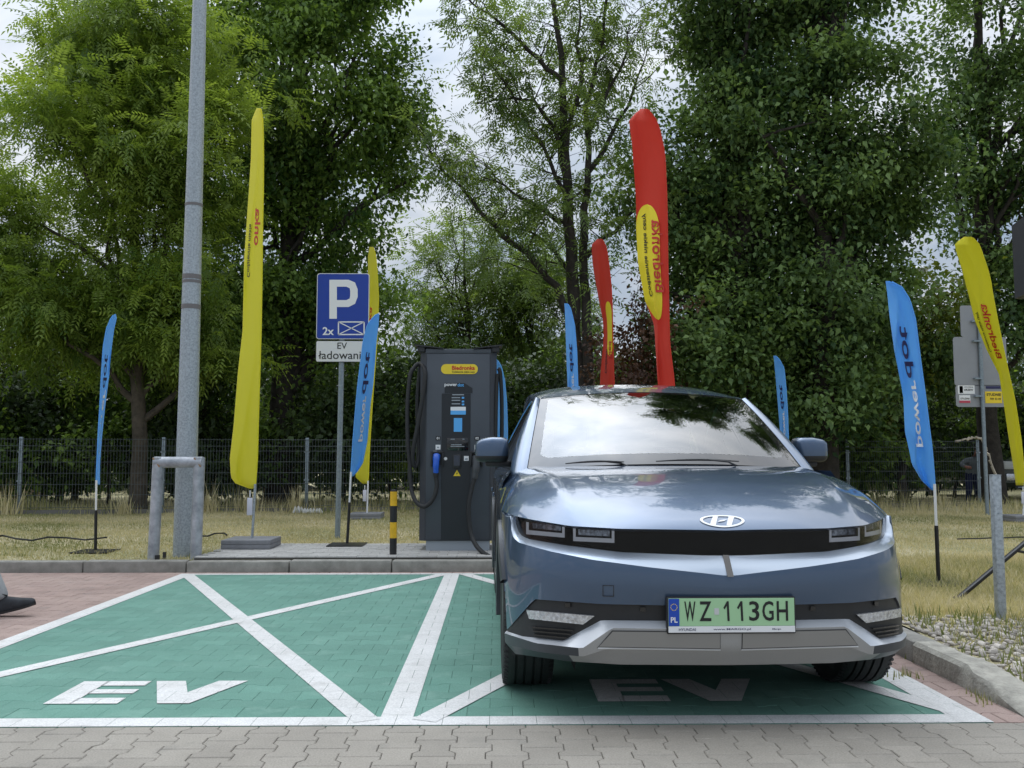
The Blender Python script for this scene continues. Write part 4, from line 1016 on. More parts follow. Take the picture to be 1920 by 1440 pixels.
ctube('charging_cable', [(890, 897, -.09), (885, 915, -.10), (879.5, 945, -.12), (879.5, 965, -.13), (883, 995, -.15), (890, 1013, -.2), (902, 1027, -.3), (922, 1037, -.45), (940, 1040, -.6)], .024, rubber, ch)
for o in list(ch.children): pass

# ================================================================== SMALL POSTS
b0 = ground(737, 1039.5, APZ); bo = empty('bollard', b0, 0, 'yellow and black striped steel post on the paving in front of the charger', 'bollard')
H_ = .655; bands = [(0, .165, ink_black), (.165, .325, ink_yellow), (.325, .49, ink_black), (.49, .635, ink_yellow), (.635, H_, ink_black)]
stripe_y = mat('bollard yellow', (.72, .42, .015), .45, 0, var=.15, vscale=12); stripe_k = mat('bollard black', (.015, .015, .017), .45, 0, var=.2, vscale=12)
for z0, z1, m_ in bands: MB().lathe([(0, z0), (.036, z0), (.036, z1), (0, z1)] if z1 < H_ else [(.036, z0), (.0365, z0+.008), (.030, z1), (0, z1)], 20).build('stripe_band', stripe_y if m_ is ink_yellow else stripe_k, bo, smooth=True)
# lamp post (its head is out of the picture)
lb = ground(345, 1046, LZ); lb.y += .22; lb.x = at(345, 1046, lb.y).x; lb.z = LZ-.02
lp = empty('lamp_post', lb, 0, 'tall tapering galvanised street lamp post with dark bands behind the pipe hoop', 'lamp post')
MB().lathe([(.112, 0), (.108, 1.0), (.094, 3.0), (.07, 6.2), (.045, 9.0), (0, 9.0)], 24).build('post', galv, lp, smooth=True)
for py, hh in ((385, .03), (520, .05), (529, .03), (576, .05)):
    z = at(360, py, lb.y).z-lb.z; r_ = np.interp(z, [0, 1, 3, 6.2, 9], [.112, .108, .094, .07, .045])+.003
    MB().lathe([(r_-.004, z-hh/2), (r_, z-hh/2), (r_, z+hh/2), (r_-.004, z+hh/2)], 24).build('band', mat('weathered strap', (.16, .15, .15), .7), lp, smooth=True)
arm = MB().tube([(0, 0, 8.95), (-.3, .0, 9.2), (-1.1, .2, 9.3)], .035, 10).build('arm', galv, lp, smooth=True); MB().box(-1.6, -1.0, .08, .32, 9.25, 9.37, .03).build('lamp_head', mat('lamp head grey', (.3, .31, .32), .5), lp, smooth=True)
# pipe hoop
hb = Vector((0, 9.40, LZ)); L0, L1 = at(287, 1046, 9.40), at(297, 866, 9.40); R0, R1 = at(367, 1045, 9.40), at(374, 866, 9.40)
hp_ = empty('pipe_hoop', (L0.x, 9.40, LZ-.02), 0, 'short hoop of thick worn steel pipe guarding the lamp post', 'barrier')
o_ = Vector(hp_.location)
MB().tube([Vector((L0.x, 9.4, LZ-.05))-o_, L1-o_+Vector((0, 0, .045))], .056, 20).build('leg', pipe_steel, hp_, smooth=True); MB().tube([Vector((R0.x, 9.4, LZ-.05))-o_, R1-o_+Vector((0, 0, .045))], .056, 20).build('leg', pipe_steel, hp_, smooth=True)
MB().tube([L1-o_+Vector((-.035, -.004, -.003)), R1-o_+Vector((.035, -.004, -.003))], .0555, 20).build('crossbar', pipe_steel, hp_, smooth=True)
for p_ in (L1, R1): MB().tube([p_-o_+Vector((-.04, -.047, .04)), p_-o_+Vector((.03, -.05, -.05))], .008, 6).build('weld', rusty, hp_)
for px, py, s_ in ((306, 1040, .04), (319, 1036, .025)):
    g_ = ground(px, 1046, LZ); tag(MB().box(g_.x-s_/2, g_.x+s_/2, 9.30, 9.33, LZ, LZ+(1046-py)*.0075).build('ground_marker', black_plastic), 'little black stub in the grass between the legs of the pipe hoop', 'stub', 'black stubs by the hoop')
# square post on the right
pb_ = ground(1877, 1166, LZ); po = empty('square_post', (pb_.x, pb_.y, LZ-.03), 0, 'bare galvanised square steel post standing by the pebbles', 'post')
tpz = at(1875, 890, pb_.y).z-(LZ-.03)
MB().box(-.0255, .0255, -.0255, .0255, 0, tpz-.003, .004).build('tube', galv, po, smooth=True); MB().box(-.027, .027, -.027, .027, tpz-.004, tpz, .001).build('cap', galv, po)
MB().tube([(-.003, -.027, tpz-.24), (-.003, -.031, tpz-.24)], .006, 8).build('bolt', grey_post, po)

# ================================================================== PARKING SIGN
SY = 11.9; sb = ground(632, 1003, LZ); sb.y = SY; sb.x = at(632, 1003, SY).x; sb.z = LZ-.03
sg_ = empty('parking_sign', sb, 0, 'blue P parking sign with white charging plate on a slim grey post', 'sign')
def sl(px, py): p_ = at(px, py, SY); return (p_.x-sb.x, p_.z-sb.z)
tp = sl(641, 515)
MB().tube([(0, .03, 0), (sl(640, 690)[0]*.5, .03, 1.2), (sl(642, 600)[0], .03, tp[1])], .035, 16).build('post', grey_post, sg_, smooth=True)
sign_blue = mat('sign blue', (.006, .045, .34), .35, 0); sign_white = mat('sign white', (.72, .73, .74), .4)
def splate(name, x0, y0, x1, y1, r, ya, yb, m, par=sg_, inset=0):
    a, b = sl(x0, y1), sl(x1, y0); return vplate(rrect(a[0]+inset, b[0]-inset, a[1]+inset, b[1]-inset, r), ya, yb).build(name, m, par)
bp = splate('parking_plate', 593, 513, 693, 636, .035, -.012, -.004, sign_white); splate('blue_face', 593, 513, 693, 636, .03, -.014, -.012, sign_blue, bp, .009)
wp = splate('charging_plate', 592, 639, 693, 679, .025, -.012, -.004, ink_black); splate('white_face', 592, 639, 693, 679, .022, -.014, -.012, sign_white, wp, .007)
def sfn(px, py, y=-.0165):
    a = sl(px, py); return lambda x, z: (a[0]+x, y, a[1]+z)
# letter P built as a ring with a stem
def p_poly():
    P_ = lambda px, py: sl(px, py); out = []
    o_ = [(618, 525), (654, 525), (666, 530), (671, 543), (671, 557), (666, 570), (654, 576), (632, 576), (632, 598), (618, 598)]
    i_ = [(632, 538), (632, 563), (650, 563), (656, 560), (657, 555), (657, 546), (656, 541), (650, 538)]
    mb = MB(); ov = [(P_(*q)[0], -.0165, P_(*q)[1]) for q in o_]; iv = [(P_(*q)[0], -.0165, P_(*q)[1]) for q in i_]
    V = ov+iv; n = len(ov)
    F = [(0, 1, n+7, n+0), (1, 2, n+6, n+7), (2, 3, n+5, n+6), (3, 4, n+4, n+5), (4, 5, n+3, n+4), (5, 6, n+2, n+3), (6, 7, n+1, n+2), (0, n+0, n+1, 7, 8, 9)]
    return mb.add(V, F)
p_poly().build('letter', ink_white, bp)
text_on('letters', '2x', sfn(616, 621), ink_white, bp, h=.105, bold=.02)
mb = MB()
def sline(a, b, w=.016):
    p0, p1 = Vector(sl(*a)), Vector(sl(*b)); d_ = (p1-p0).normalized(); n_ = Vector((-d_.y, d_.x))*w/2
    mb.add([(q.x, -.0165, q.y) for q in (p0-n_, p1-n_, p1+n_, p0+n_)], [(0, 1, 2, 3)])
c4 = [(635, 604), (683, 604), (683, 627.5), (635, 627.5)]
for k in range(4): sline(c4[k], c4[(k+1) % 4])
sline(c4[0], c4[2], .012); sline(c4[1], c4[3], .012); mb.build('bay_symbol', ink_white, bp)
text_on('letters', 'EV', sfn(642, 648.5), ink_black, wp, h=.083, bold=.004); text_on('letters', 'ładowania', sfn(642.5, 666), ink_black, wp, w=.62, h=.105, bold=.004)

# back of the road signs on the right
RY = 16.2; rb_ = ground(1850, 966, LZ); rx = at(1850, 966, RY).x; rs_ = empty('road_sign', (rx, RY, LZ-.03), 0, 'grey backs of three road sign plates on a tall thin post with advert stickers', 'sign')
def rl(px, py): p_ = at(px, py, RY); return (p_.x-rx, p_.z-(LZ-.03))
MB().tube([(0, -.03, 0), (rl(1833, 572)[0], -.03, rl(1833, 572)[1])], .033, 14).build('post', grey_post, rs_, smooth=True)
alu = mat('bare aluminium back', (.30, .31, .33), .5, .5, var=.05, vscale=3)
RP = []
for (x0, y0, x1, y1) in ((1802, 573, 1862, 632), (1790, 632, 1886, 723), (1793, 722, 1890, 763)):
    a, b = rl(x0, y1), rl(x1, y0); RP.append(vplate(rrect(a[0], b[0], a[1], b[1], .05), .0, .012).build('plate_back', alu, rs_))
def rbox(name, x0, y0, x1, y1, m): a, b = rl(x0, y1), rl(x1, y0); return MB().box(a[0], b[0], -.005, .0, a[1], b[1]).build(name, m, RP[2])
def rfn(px, py): a = rl(px, py); return lambda x, z: (a[0]+x, -.007, a[1]+z)
rbox('sticker', 1796, 722.5, 1827, 738.5, ink_white); rbox('sticker_tree', 1799, 724, 1805, 737, mat('print green', (.08, .25, .05), .5)); text_on('sticker_letters', 'DRZEW', rfn(1816, 731), ink_black, RP[2], w=.16, bold=.03); text_on('sticker_letters', 'WYCINKA', rfn(1816, 726), ink_black, RP[2], w=.16, bold=.01)
rbox('sticker', 1799, 741, 1819, 755, ink_white); text_on('sticker_letters', 'STUDNI', rfn(1809, 747.5), ink_black, RP[2], w=.16, bold=.02); rbox('sticker_band', 1799, 751, 1819, 755.5, mat('print pink', (.5, .06, .10), .5)).location.y = -.002
rbox('sticker', 1848.5, 724, 1876, 729, ink_navy); rbox('sticker', 1847.5, 734, 1878, 756, ink_yellow); text_on('sticker_letters', 'STUDNIE', rfn(1863, 740), ink_black, RP[2], w=.26, bold=.03); text_on('sticker_letters', '709 33 09', rfn(1866, 748), ink_black, RP[2], w=.2, bold=.02)
for px, py in ((1830, 640), (1832, 710), (1833, 743), (1827, 603)): a = rl(px, py); MB().box(a[0]-.07, a[0]+.07, -.068, .0, a[1]-.015, a[1]+.015).build('clamp', grey_post, rs_)

# ================================================================== FLAGS
def clothmat(name, col, trans=.5):
    m = bpy.data.materials.new(name); m.use_nodes = True; t = m.node_tree; p = t.nodes['Principled BSDF']; L = t.links.new
    p.inputs['Base Color'].default_value = (*col, 1); p.inputs['Roughness'].default_value = .6; p.inputs['Specular IOR Level'].default_value = .25; p.inputs['Sheen Weight'].default_value = .15
    tcn = t.nodes.new('ShaderNodeTexCoord'); n = t.nodes.new('ShaderNodeTexNoise'); n.inputs['Scale'].default_value = 3.2; n.inputs['Detail'].default_value = 4; n.inputs['Distortion'].default_value = 1.2; L(tcn.outputs['Object'], n.inputs['Vector'])
    b = t.nodes.new('ShaderNodeBump'); b.inputs['Strength'].default_value = .18; b.inputs['Distance'].default_value = .02; L(n.outputs['Fac'], b.inputs['Height']); L(b.outputs[0], p.inputs['Normal'])
    tr = t.nodes.new('ShaderNodeBsdfTranslucent'); tr.inputs[0].default_value = (*col, 1); ms = t.nodes.new('ShaderNodeMixShader'); ms.inputs[0].default_value = trans; L(p.outputs[0], ms.inputs[1]); L(tr.outputs[0], ms.inputs[2]); L(ms.outputs[0], t.nodes['Material Output'].inputs[0]); return m
yel = clothmat('yellow flag cloth', (.86, .82, .06)); red = clothmat('red flag cloth', (.78, .085, .05)); blu = clothmat('sky blue flag cloth', (.22, .58, .97))
yel_patch = mat('flag yellow print', (.82, .66, .02), .6)
def flag(name, label, group, outline, Y, base, m, mast='R', skew=.3, texts=(), basetype='box', amp=.03, patch_=None, tagbag=False, mastmat=None, seed=0):
    """outline rows (py, x_left, x_right); base (px, py); skew = depth run of the cloth across its width"""
    ol = sorted(outline); ys = [q[0] for q in ol]; xl = [q[1] for q in ol]; xr = [q[2] for q in ol]; rs2 = random.Random(seed); ph = rs2.uniform(0, 6)
    bp_ = at(base[0], base[1], Y); root = empty(name, (bp_.x, Y, LZ if base[2] is None else base[2]), 0, label, 'flag', group); o_ = Vector(root.location)
    y0, y1 = ys[0], ys[-1]; sgn = 1 if mast == 'R' else -1
    def surf(u, py, off=0.0):
        a, b = np.interp(py, ys, xl), np.interp(py, ys, xr); px = a+(b-a)*u; w_ = u if mast == 'L' else 1-u; v = (py-y0)/(y1-y0)
        dep = Y + skew*w_ + amp*w_*math.sin(5.5*v+3.2*u+ph)+.5*amp*math.sin(11*v+5*u+ph*2)*w_*min(1, 6*v)
        dep += .11*w_*(abs(math.sin(3.0*u+5.0*v+ph))-.6)*min(1, 5*v)+.02*w_*abs(math.sin(7*u-9*v+ph))
        return at(px, py, dep-off)-o_
    mb = MB(); nu, nv = 26, 110; vs_ = [surf(i/nu, y0+(y1-y0)*(j/nv)**1.5) for j in range(nv+1) for i in range(nu+1)]
    mb.add(vs_, [(j*(nu+1)+i, j*(nu+1)+i+1, (j+1)*(nu+1)+i+1, (j+1)*(nu+1)+i) for j in range(nv) for i in range(nu)])
    cl_ = mb.build('cloth', m, root, smooth=True, angle=80); sm = cl_.modifiers.new('thickness', 'SOLIDIFY'); sm.thickness = .002; sm.offset = 1
    # sewn sleeve along the mast edge
    ue = 1.0 if mast == 'R' else 0.0; sle = MB(); k_ = 40
    sle.tube([surf(ue, y0+2+(y1-y0-2)*j/k_) for j in range(k_+1)], .008, 8); sle.build('sleeve', m, cl_, smooth=True)
    mm = mastmat or white_paint
    q0 = surf(ue, y1); MB().tube([Vector((0, 0, .02)), q0*.5+Vector((0, 0, 0)), q0+Vector((0, 0, .05))], .014 if basetype == 'box' else .011, 10).build('mast', mm, root, smooth=True)
    if basetype == 'plate': MB().tube([Vector((0, 0, .02)), Vector(q0)*.62], .016, 10).build('spike', black_metal, root, smooth=True)
    if basetype == 'box':
        for k in range(2): MB().box(-.26, .26, -.26, .26, .001+k*.05, .05+k*.05, .006).build('weight_slab', mat('grey weight slab', (.20, .205, .22), .7, 0, var=.12, vscale=9), root, smooth=True)
    else: MB().box(-.2, .2, -.2, .2, .002, .012, .002).build('base_plate', black_metal, root)
    if tagbag:
        c_ = surf(ue, y1)+Vector((-.05, -.02, -.02)); MB().tube([c_, c_+Vector((0, 0, -.07))], .007, 6).build('hook', white_paint, root); MB().box(c_.x-.03, c_.x+.03, c_.y-.01, c_.y+.01, c_.z-.27, c_.z-.08, .008).build('pouch', mat('white pouch', (.62, .63, .72), .6), root, smooth=True)
    if patch_:
        pv = MB(); py0, py1, ua, ub, ends = patch_; n_ = 90; K7 = 21; vs_ = []
        for j in range(n_+1):
            t_ = j/n_; py = py0+(py1-py0)*t_; e_ = min(1, min(t_, 1-t_)/ends) if ends else 1; wv = math.sqrt(max(0, 1-(1-e_)**2)); cu_ = (ua+ub)/2; hw_ = (ub-ua)/2*wv
            for i in range(K7): vs_.append(surf(cu_-hw_+2*hw_*i/(K7-1), py, .009))
        pv.add(vs_, [(j*K7+i, j*K7+i+1, (j+1)*K7+i+1, (j+1)*K7+i) for j in range(n_) for i in range(K7-1)]); pv.build('print_field', yel_patch, cl_, smooth=True)
    for (s, pya, pyb, uc, hu, mtx, off) in texts:            # reads upwards, seen from the back of the print
        v, f = text2d(s, .018); ext = v.max(0)-v.min(0); vv = []
        for x, y in v:
            tpos = x/ext[0]+.5; py = pya+(pyb-pya)*tpos; vv.append(tuple(surf(min(1.02, max(-.02, uc+hu*y/ext[1])), py, off)))
        me = bpy.data.meshes.new('print'); me.from_pydata(vv, [], f); me.materials.append(mtx); link('print', me, cl_)
    return root
gY, gB, gR = 'feather flags with grocery print', 'sky blue feather flags', 'feather flags with grocery print'
BI, CN = 'Biedronka', 'Codziennie niskie ceny'
flag('feather_flag', 'tall yellow feather flag on two grey slabs between lamp post and parking sign', gY,
     [(203, 481, 489), (226, 472, 493), (300, 470.5, 494), (360, 466.6, 493.5), (455, 460, 491.6), (485, 458, 491.5), (620, 455, 489.5), (700, 446, 487), (800, 438, 484), (860, 431, 482.5), (895, 433, 480), (908, 443, 479), (916, 468, 478.5)], 10.2, (472, 1012, APZ), yel, 'R', .42,
     [('onka', 460, 390, .68, .34, ink_red, .018), ('Codziennie niskie', 520, 420, .25, .16, ink_black, .018)], tagbag=True, seed=1, mastmat=galv)
flag('feather_flag', 'tall red feather flag with yellow printed oval rising behind the car roof', gR,
     [(204, 1202, 1214), (214, 1190, 1224), (226, 1180, 1231), (240, 1181, 1236), (269, 1185, 1243), (297, 1187, 1247), (366, 1192, 1250), (413, 1193, 1251), (491, 1197, 1252), (565, 1210, 1253.5), (607, 1226, 1254.5), (627, 1228, 1255), (646, 1229, 1255.5), (670, 1230.5, 1258.5), (720, 1233.5, 1264.6), (860, 1238, 1266), (900, 1248, 1266)], 10.5, (1268, 1000, LZ), red, 'R', .30,
     [(BI, 548, 412, .66, .36, ink_red, .022), (CN, 556, 400, .26, .16, ink_black, .022)], patch_=(383, 600, -.02, .74, .22), seed=2, mastmat=galv)
flag('feather_flag', 'shorter red feather flag half wrapped round its pole beside the big red one', gR,
     [(448, 1120, 1129), (458, 1110, 1135), (468, 1109.5, 1138), (491, 1111, 1141), (514, 1114, 1144), (541, 1119, 1146.5), (569, 1124, 1148), (600, 1130.5, 1148.6), (627, 1132, 1149), (646, 1131, 1149.5), (697, 1126, 1151), (720, 1125, 1152), (860, 1128, 1153), (905, 1140, 1153)], 16.0, (1154, 962, LZ), red, 'R', .45,
     [('Bied', 672, 640, .72, .3, ink_red, .022), (CN[:8], 700, 655, .40, .16, ink_black, .022)], patch_=(565, 668, .42, .92, .2), seed=3, mastmat=galv)
flag('feather_flag', 'yellow feather flag standing on the lawn behind the parking sign', gY,
     [(463, 693, 700), (480, 690, 705), (520, 690, 708), (560, 691, 710), (640, 685, 707), (760, 672, 698), (860, 664, 692), (895, 667, 691), (907, 680, 690)], 15.4, (688, 967, LZ), yel, 'R', .5, [('ka', 600, 575, .35, .3, ink_red, .01)], tagbag=True, seed=4)
flag('feather_flag', 'yellow feather flag leaning in front of the grey road sign backs', gY,
     [(444, 1808, 1822), (452, 1796, 1832), (459, 1790, 1836), (469, 1792, 1840), (501, 1802, 1851), (523, 1808, 1857), (555, 1816.5, 1862), (599, 1827, 1870.5), (653, 1848.6, 1881.5), (702, 1873, 1892), (750, 1881, 1903), (826, 1892, 1915), (880, 1901, 1920), (910, 1905, 1922)], 14.6, (1918, 977, LZ), yel, 'R', .40,
     [(BI, 672, 570, .58, .34, ink_red, .022), (CN, 660, 585, .18, .14, ink_black, .022)], tagbag=True, seed=5)
PD = lambda a, m_, b: [('power', a, m_, .5, .30, ink_white, .018), ('dot', m_-3, b, .5, .36, ink_navy, .018)]
flag('feather_flag', 'narrow sky blue feather flag seen edge-on to the side of the pipe hoop', gB,
     [(589, 214, 217), (597, 208, 218.5), (616, 200, 214), (650, 194, 209.5), (700, 190.6, 205), (762, 187.5, 197), (819, 184, 191), (866, 182, 187.5), (887, 181, 187), (909, 180.5, 187)], 10.1, (179, 1031, LZ), blu, 'L', .42, [('power', 850, 730, .5, .55, ink_white, .018), ('dot', 728, 665, .5, .5, ink_navy, .018)], 'plate', .03, seed=6)
flag('feather_flag', 'sky blue feather flag overlapping the edge of the parking sign', gB,
     [(588, 707, 711), (596, 699, 710.5), (609, 689, 709.5), (641, 681, 706), (722, 671, 699.5), (754, 668, 695), (803, 664, 691), (827, 662, 689), (867, 659.5, 681), (883, 658.5, 671), (893, 658, 662)], 10.45, (651, 1022, APZ), blu, 'L', .30, PD(828, 742, 660), 'plate', seed=7)
flag('feather_flag', 'broad sky blue feather flag on the dry grass near the square post', gB,
     [(527, 1661, 1668), (536, 1662, 1689), (561, 1665, 1705), (582, 1667, 1711), (599, 1669, 1716), (664, 1678, 1724), (745, 1694, 1735), (810, 1697, 1743), (832, 1702, 1746), (870, 1710, 1749.5), (902, 1729, 1752), (919, 1747, 1752.7)], 7.45, (1760, 1093, LZ), blu, 'R', .16, PD(838, 712, 612), 'plate', seed=8)
flag('feather_flag', 'sky blue feather flag peeping out behind the charging cabinet', gB,
     [(674, 927, 932), (687, 927, 940), (712, 928, 946), (753, 929, 950), (803, 930, 951.5), (880, 934, 951), (915, 944, 950)], 15.4, (950, 967, LZ), blu, 'R', .4, [], 'plate', seed=9)
flag('feather_flag', 'slim sky blue feather flag standing behind the car roof by the thin trunks', gB,
     [(569, 1058, 1064), (580, 1059, 1070), (610, 1060, 1077), (660, 1061.5, 1081), (722, 1064, 1083), (850, 1068, 1086), (890, 1080, 1086)], 9.75, (1088, 1030, LZ), blu, 'R', .40, PD(760, 700, 645), 'plate', seed=10)
flag('feather_flag', 'sky blue feather flag between the car and the leafy wall of trees', gB,
     [(667, 1450, 1455), (675, 1451, 1462), (690, 1452.5, 1470), (730, 1456, 1474), (780, 1460, 1477), (830, 1464, 1478.5), (900, 1474, 1480), (914, 1477, 1480)], 14.6, (1482, 974, LZ), blu, 'R', .36, PD(825, 770, 722), 'plate', seed=11)

# ================================================================== FENCE
FPX_ = [-240, 37, 305, 575, 842, 1100, 1348, 1590, 1835]
fy = lambda px: 16.9+1.9*(px-300)/1410
FP_ = [Vector((at(p, 900, fy(p)).x, fy(p), LZ-.02)) for p in FPX_]
fence = empty('mesh_fence', FP_[0], 0, 'low grey welded mesh fence running along the back of the lawn', 'fence'); fo_ = Vector(FP_[0])
wire = mat('grey coated wire', (.10, .12, .13), .5, .3)
for p_ in FP_:
    q = p_-fo_; ps = MB().box(q.x-.03, q.x+.03, q.y-.02, q.y+.02, q.z, q.z+1.40, .004).build('post', grey_post, fence, smooth=True)
    MB().box(q.x-.045, q.x+.045, q.y-.028, q.y-.018, q.z+1.12, q.z+1.15).add([], []).box(q.x-.045, q.x+.045, q.y-.028, q.y-.018, q.z+.6, q.z+.63).build('clamp', grey_post, ps)
for a, b in zip(FP_[:-1], FP_[1:]):
    A, B = a-fo_, b-fo_; d_ = (B-A); L_ = d_.length; d_.normalize(); mb = MB(); n_ = int(L_/.052)
    for k in range(n_+1):
        c_ = A+d_*(L_*k/n_); r_ = .0032
        mb.tube([c_+Vector((0, -.03, .12)), c_+Vector((0, -.03, 1.38))], r_, 4, caps=False)
    for z, off in ((.14, 0), (.36, 0), (.55, 0), (.75, 0), (.95, 0), (1.15, 0), (1.24, -.03), (1.36, 0)):
        mb.tube([A+Vector((0, -.036+off, z)), B+Vector((0, -.036+off, z))], .004, 4, caps=False)
    mb.build('mesh_panel', wire, fence)
    MB().box(0, L_, -.02, .02, .0, .1).build('base_board', mat('concrete base board', (.17, .165, .15), .9), fence).matrix_local = Matrix.Translation(A) @ Matrix.Rotation(math.atan2(d_.y, d_.x), 4, 'Z')
# scrap cloth caught on the end post and a bag at the foot of the fence
e_ = FP_[-1]
mb = MB(); pts_ = [e_+Vector((-.5, -.05, 1.34)), e_+Vector((-.2, -.06, 1.44)), e_+Vector((.05, -.06, 1.42)), e_+Vector((.2, -.05, 1.1)), e_+Vector((.35, -.05, .6))]
for k in range(len(pts_)-1):
    for j in range(4):
        p0 = pts_[k].lerp(pts_[k+1], j/4)+Vector((random.uniform(-.03, .03), random.uniform(-.02, .02), random.uniform(-.03, .03))); p1 = pts_[k].lerp(pts_[k+1], (j+1.2)/4); mb.tube([p0, p1], [random.uniform(.015, .035), random.uniform(.01, .03)], 6)
tag(mb.build('scrap_cloth', mat('pale rag', (.50, .44, .36), .9, 0, var=.2), None, smooth=True), 'pale rag tangled over the end post of the mesh fence', 'rag')
g_ = ground(575, 938, LZ); mb = MB()
for k in range(9): 
    x = -.22+.055*k; mb.tube([(x, random.uniform(-.05, .05), .02), (x+.03, random.uniform(-.05, .05), .06+random.uniform(0, .10)*(k < 4)), (x+.08, 0, .02)], [.02, .05, .02], 7)
o = tag(mb.build('plastic_bag', mat('white plastic', (.62, .62, .60), .5), None, smooth=True), 'crumpled white plastic bag lying at the foot of the mesh fence', 'bag'); o.location = (at(575, 930, 16.9).x, 16.85, LZ-.01)
# cables on the grass
for pts_, lab in (([(-40, 1016), (5, 1009), (30, 1014), (60, 1015), (90, 1012), (125, 1011), (160, 1014), (200, 1010)], 'thin black cable lying in the dry grass towards the narrow blue flag'), ([(372, 1006), (390, 1007), (402, 1005), (420, 1003), (425, 1008)], 'short black cable end in the grass beside the pipe hoop')):
    tag(MB().tube([ground(a, b, LZ+.02)+Vector((0, 0, .02+.012*math.sin(a*.3))) for a, b in pts_], .011, 6).build('cable', rubber, None, smooth=True), lab, 'cable')
for (a, b), lab in ((((1795, 1017), (1925, 1013)), 'thin dark cable across the lawn behind the square post'),):
    p0, p1 = ground(*a, LZ), ground(*b, LZ); tag(MB().tube([p0.lerp(p1, k/8)+Vector((0, .02*math.sin(k*2), .04)) for k in range(9)], .008, 6).build('cable', rubber, None, smooth=True), lab, 'cable')

# ================================================================== LOUDSPEAKER ON A TRIPOD (mostly outside the picture)
ft = ground(1795, 1128, LZ); tx = ft.x+1.02; ty = ft.y+.22; tz = LZ
tri = empty('tripod_stand', (tx, ty, tz), 0, 'black tripod stand with a splayed leg reaching past the square post', 'stand'); tube_k = black_metal
MB().tube([(0, 0, .12), (0, 0, 2.15)], .019, 12).build('pole', tube_k, tri, smooth=True)
hubz = .70
for k, a in enumerate((math.atan2(ft.y-ty, ft.x-tx), R(70), R(-60))):
    L_ = 1.04 if k == 0 else .9; e_ = (L_*math.cos(a), L_*math.sin(a), .02); lg = MB().box(-.018, .018, -.012, .012, 0, 1, .004).build('leg', tube_k, tri, smooth=True)
    top = Vector((0, 0, hubz)); dv_ = Vector(e_)-top; lg.matrix_local = Matrix.Translation(top) @ dv_.to_track_quat('Z', 'Y').to_matrix().to_4x4() @ Matrix.Diagonal((1, 1, dv_.length, 1))
    MB().box(e_[0]-.03, e_[0]+.03, e_[1]-.02, e_[1]+.02, 0, .035, .008).build('foot', rubber, tri, smooth=True)
    mid = top+dv_*.52; MB().tube([(0, 0, .24), mid], .010, 8).build('brace', tube_k, tri, smooth=True)
MB().lathe([(0, hubz-.04), (.035, hubz-.04), (.035, hubz+.05), (0, hubz+.05)], 14).build('collar', black_plastic, tri, smooth=True); MB().lathe([(0, .2), (.03, .2), (.03, .27), (0, .27)], 14).build('lower_collar', black_plastic, tri, smooth=True)
spx = at(1906, 500, ty).x; zb_, zt_ = at(1906, 552, ty).z, at(1906, 440, ty).z
lsp = empty('loudspeaker', (tx, ty, zb_), 0, 'black loudspeaker box on top of the tripod stand', 'speaker')
hw_ = tx-spx
MB().prism([(-hw_, -.20), (hw_, -.20), (hw_*.75, .20), (-hw_*.75, .20)], 0, zt_-zb_+.12).build('cabinet', mat('speaker cabinet', (.014, .016, .022), .6, 0, bump=.2, bscale=200), lsp); MB().box(-hw_+.02, hw_-.02, -.212, -.2, .02, zt_-zb_+.10, .004).build('grille', black_metal, lsp); MB().tube([(0, 0, -.12), (0, 0, .01)], .03, 12).build('socket', black_plastic, lsp)

# ================================================================== PEOPLE
def skin_body(name, V, E, rad, root_i, mats, sel, parent, sub=2):
    me = bpy.data.meshes.new(name); me.from_pydata(V, E, []); o = bpy.data.objects.new(name, me); COL.objects.link(o)
    m = o.modifiers.new('s', 'SKIN'); m.use_smooth_shade = True; m.branch_smoothing = .6
    for i, r_ in enumerate(rad):
        sv_ = me.skin_vertices[0].data[i]; sv_.radius = (r_, r_) if not hasattr(r_, '__len__') else r_; sv_.use_root = (i == root_i)
    s_ = o.modifiers.new('u', 'SUBSURF'); s_.levels = sub; s_.render_levels = sub
    dg = bpy.context.evaluated_depsgraph_get(); m2 = bpy.data.meshes.new_from_object(o.evaluated_get(dg)); bpy.data.objects.remove(o)
    m2.materials.clear()
    for q in mats: m2.materials.append(q)
    m2.polygons.foreach_set('material_index', [sel(p.center) for p in m2.polygons]); m2.polygons.foreach_set('use_smooth', [True]*len(m2.polygons))
    return link(name, m2, parent)
skin_m = mat('skin', (.48, .28, .20), .55); jeans = mat('pale grey trousers', (.30, .31, .32), .85, 0, var=.12, vscale=14, bump=.5, bscale=16); jacket = mat('dark jacket', (.05, .055, .065), .8); shoe_m = mat('charcoal canvas shoe', (.022, .026, .032), .75, 0, var=.35, vscale=22); sole_m = mat('shoe sole', (.012, .012, .013), .6); hair_m = mat('dark hair', (.03, .02, .015), .7)
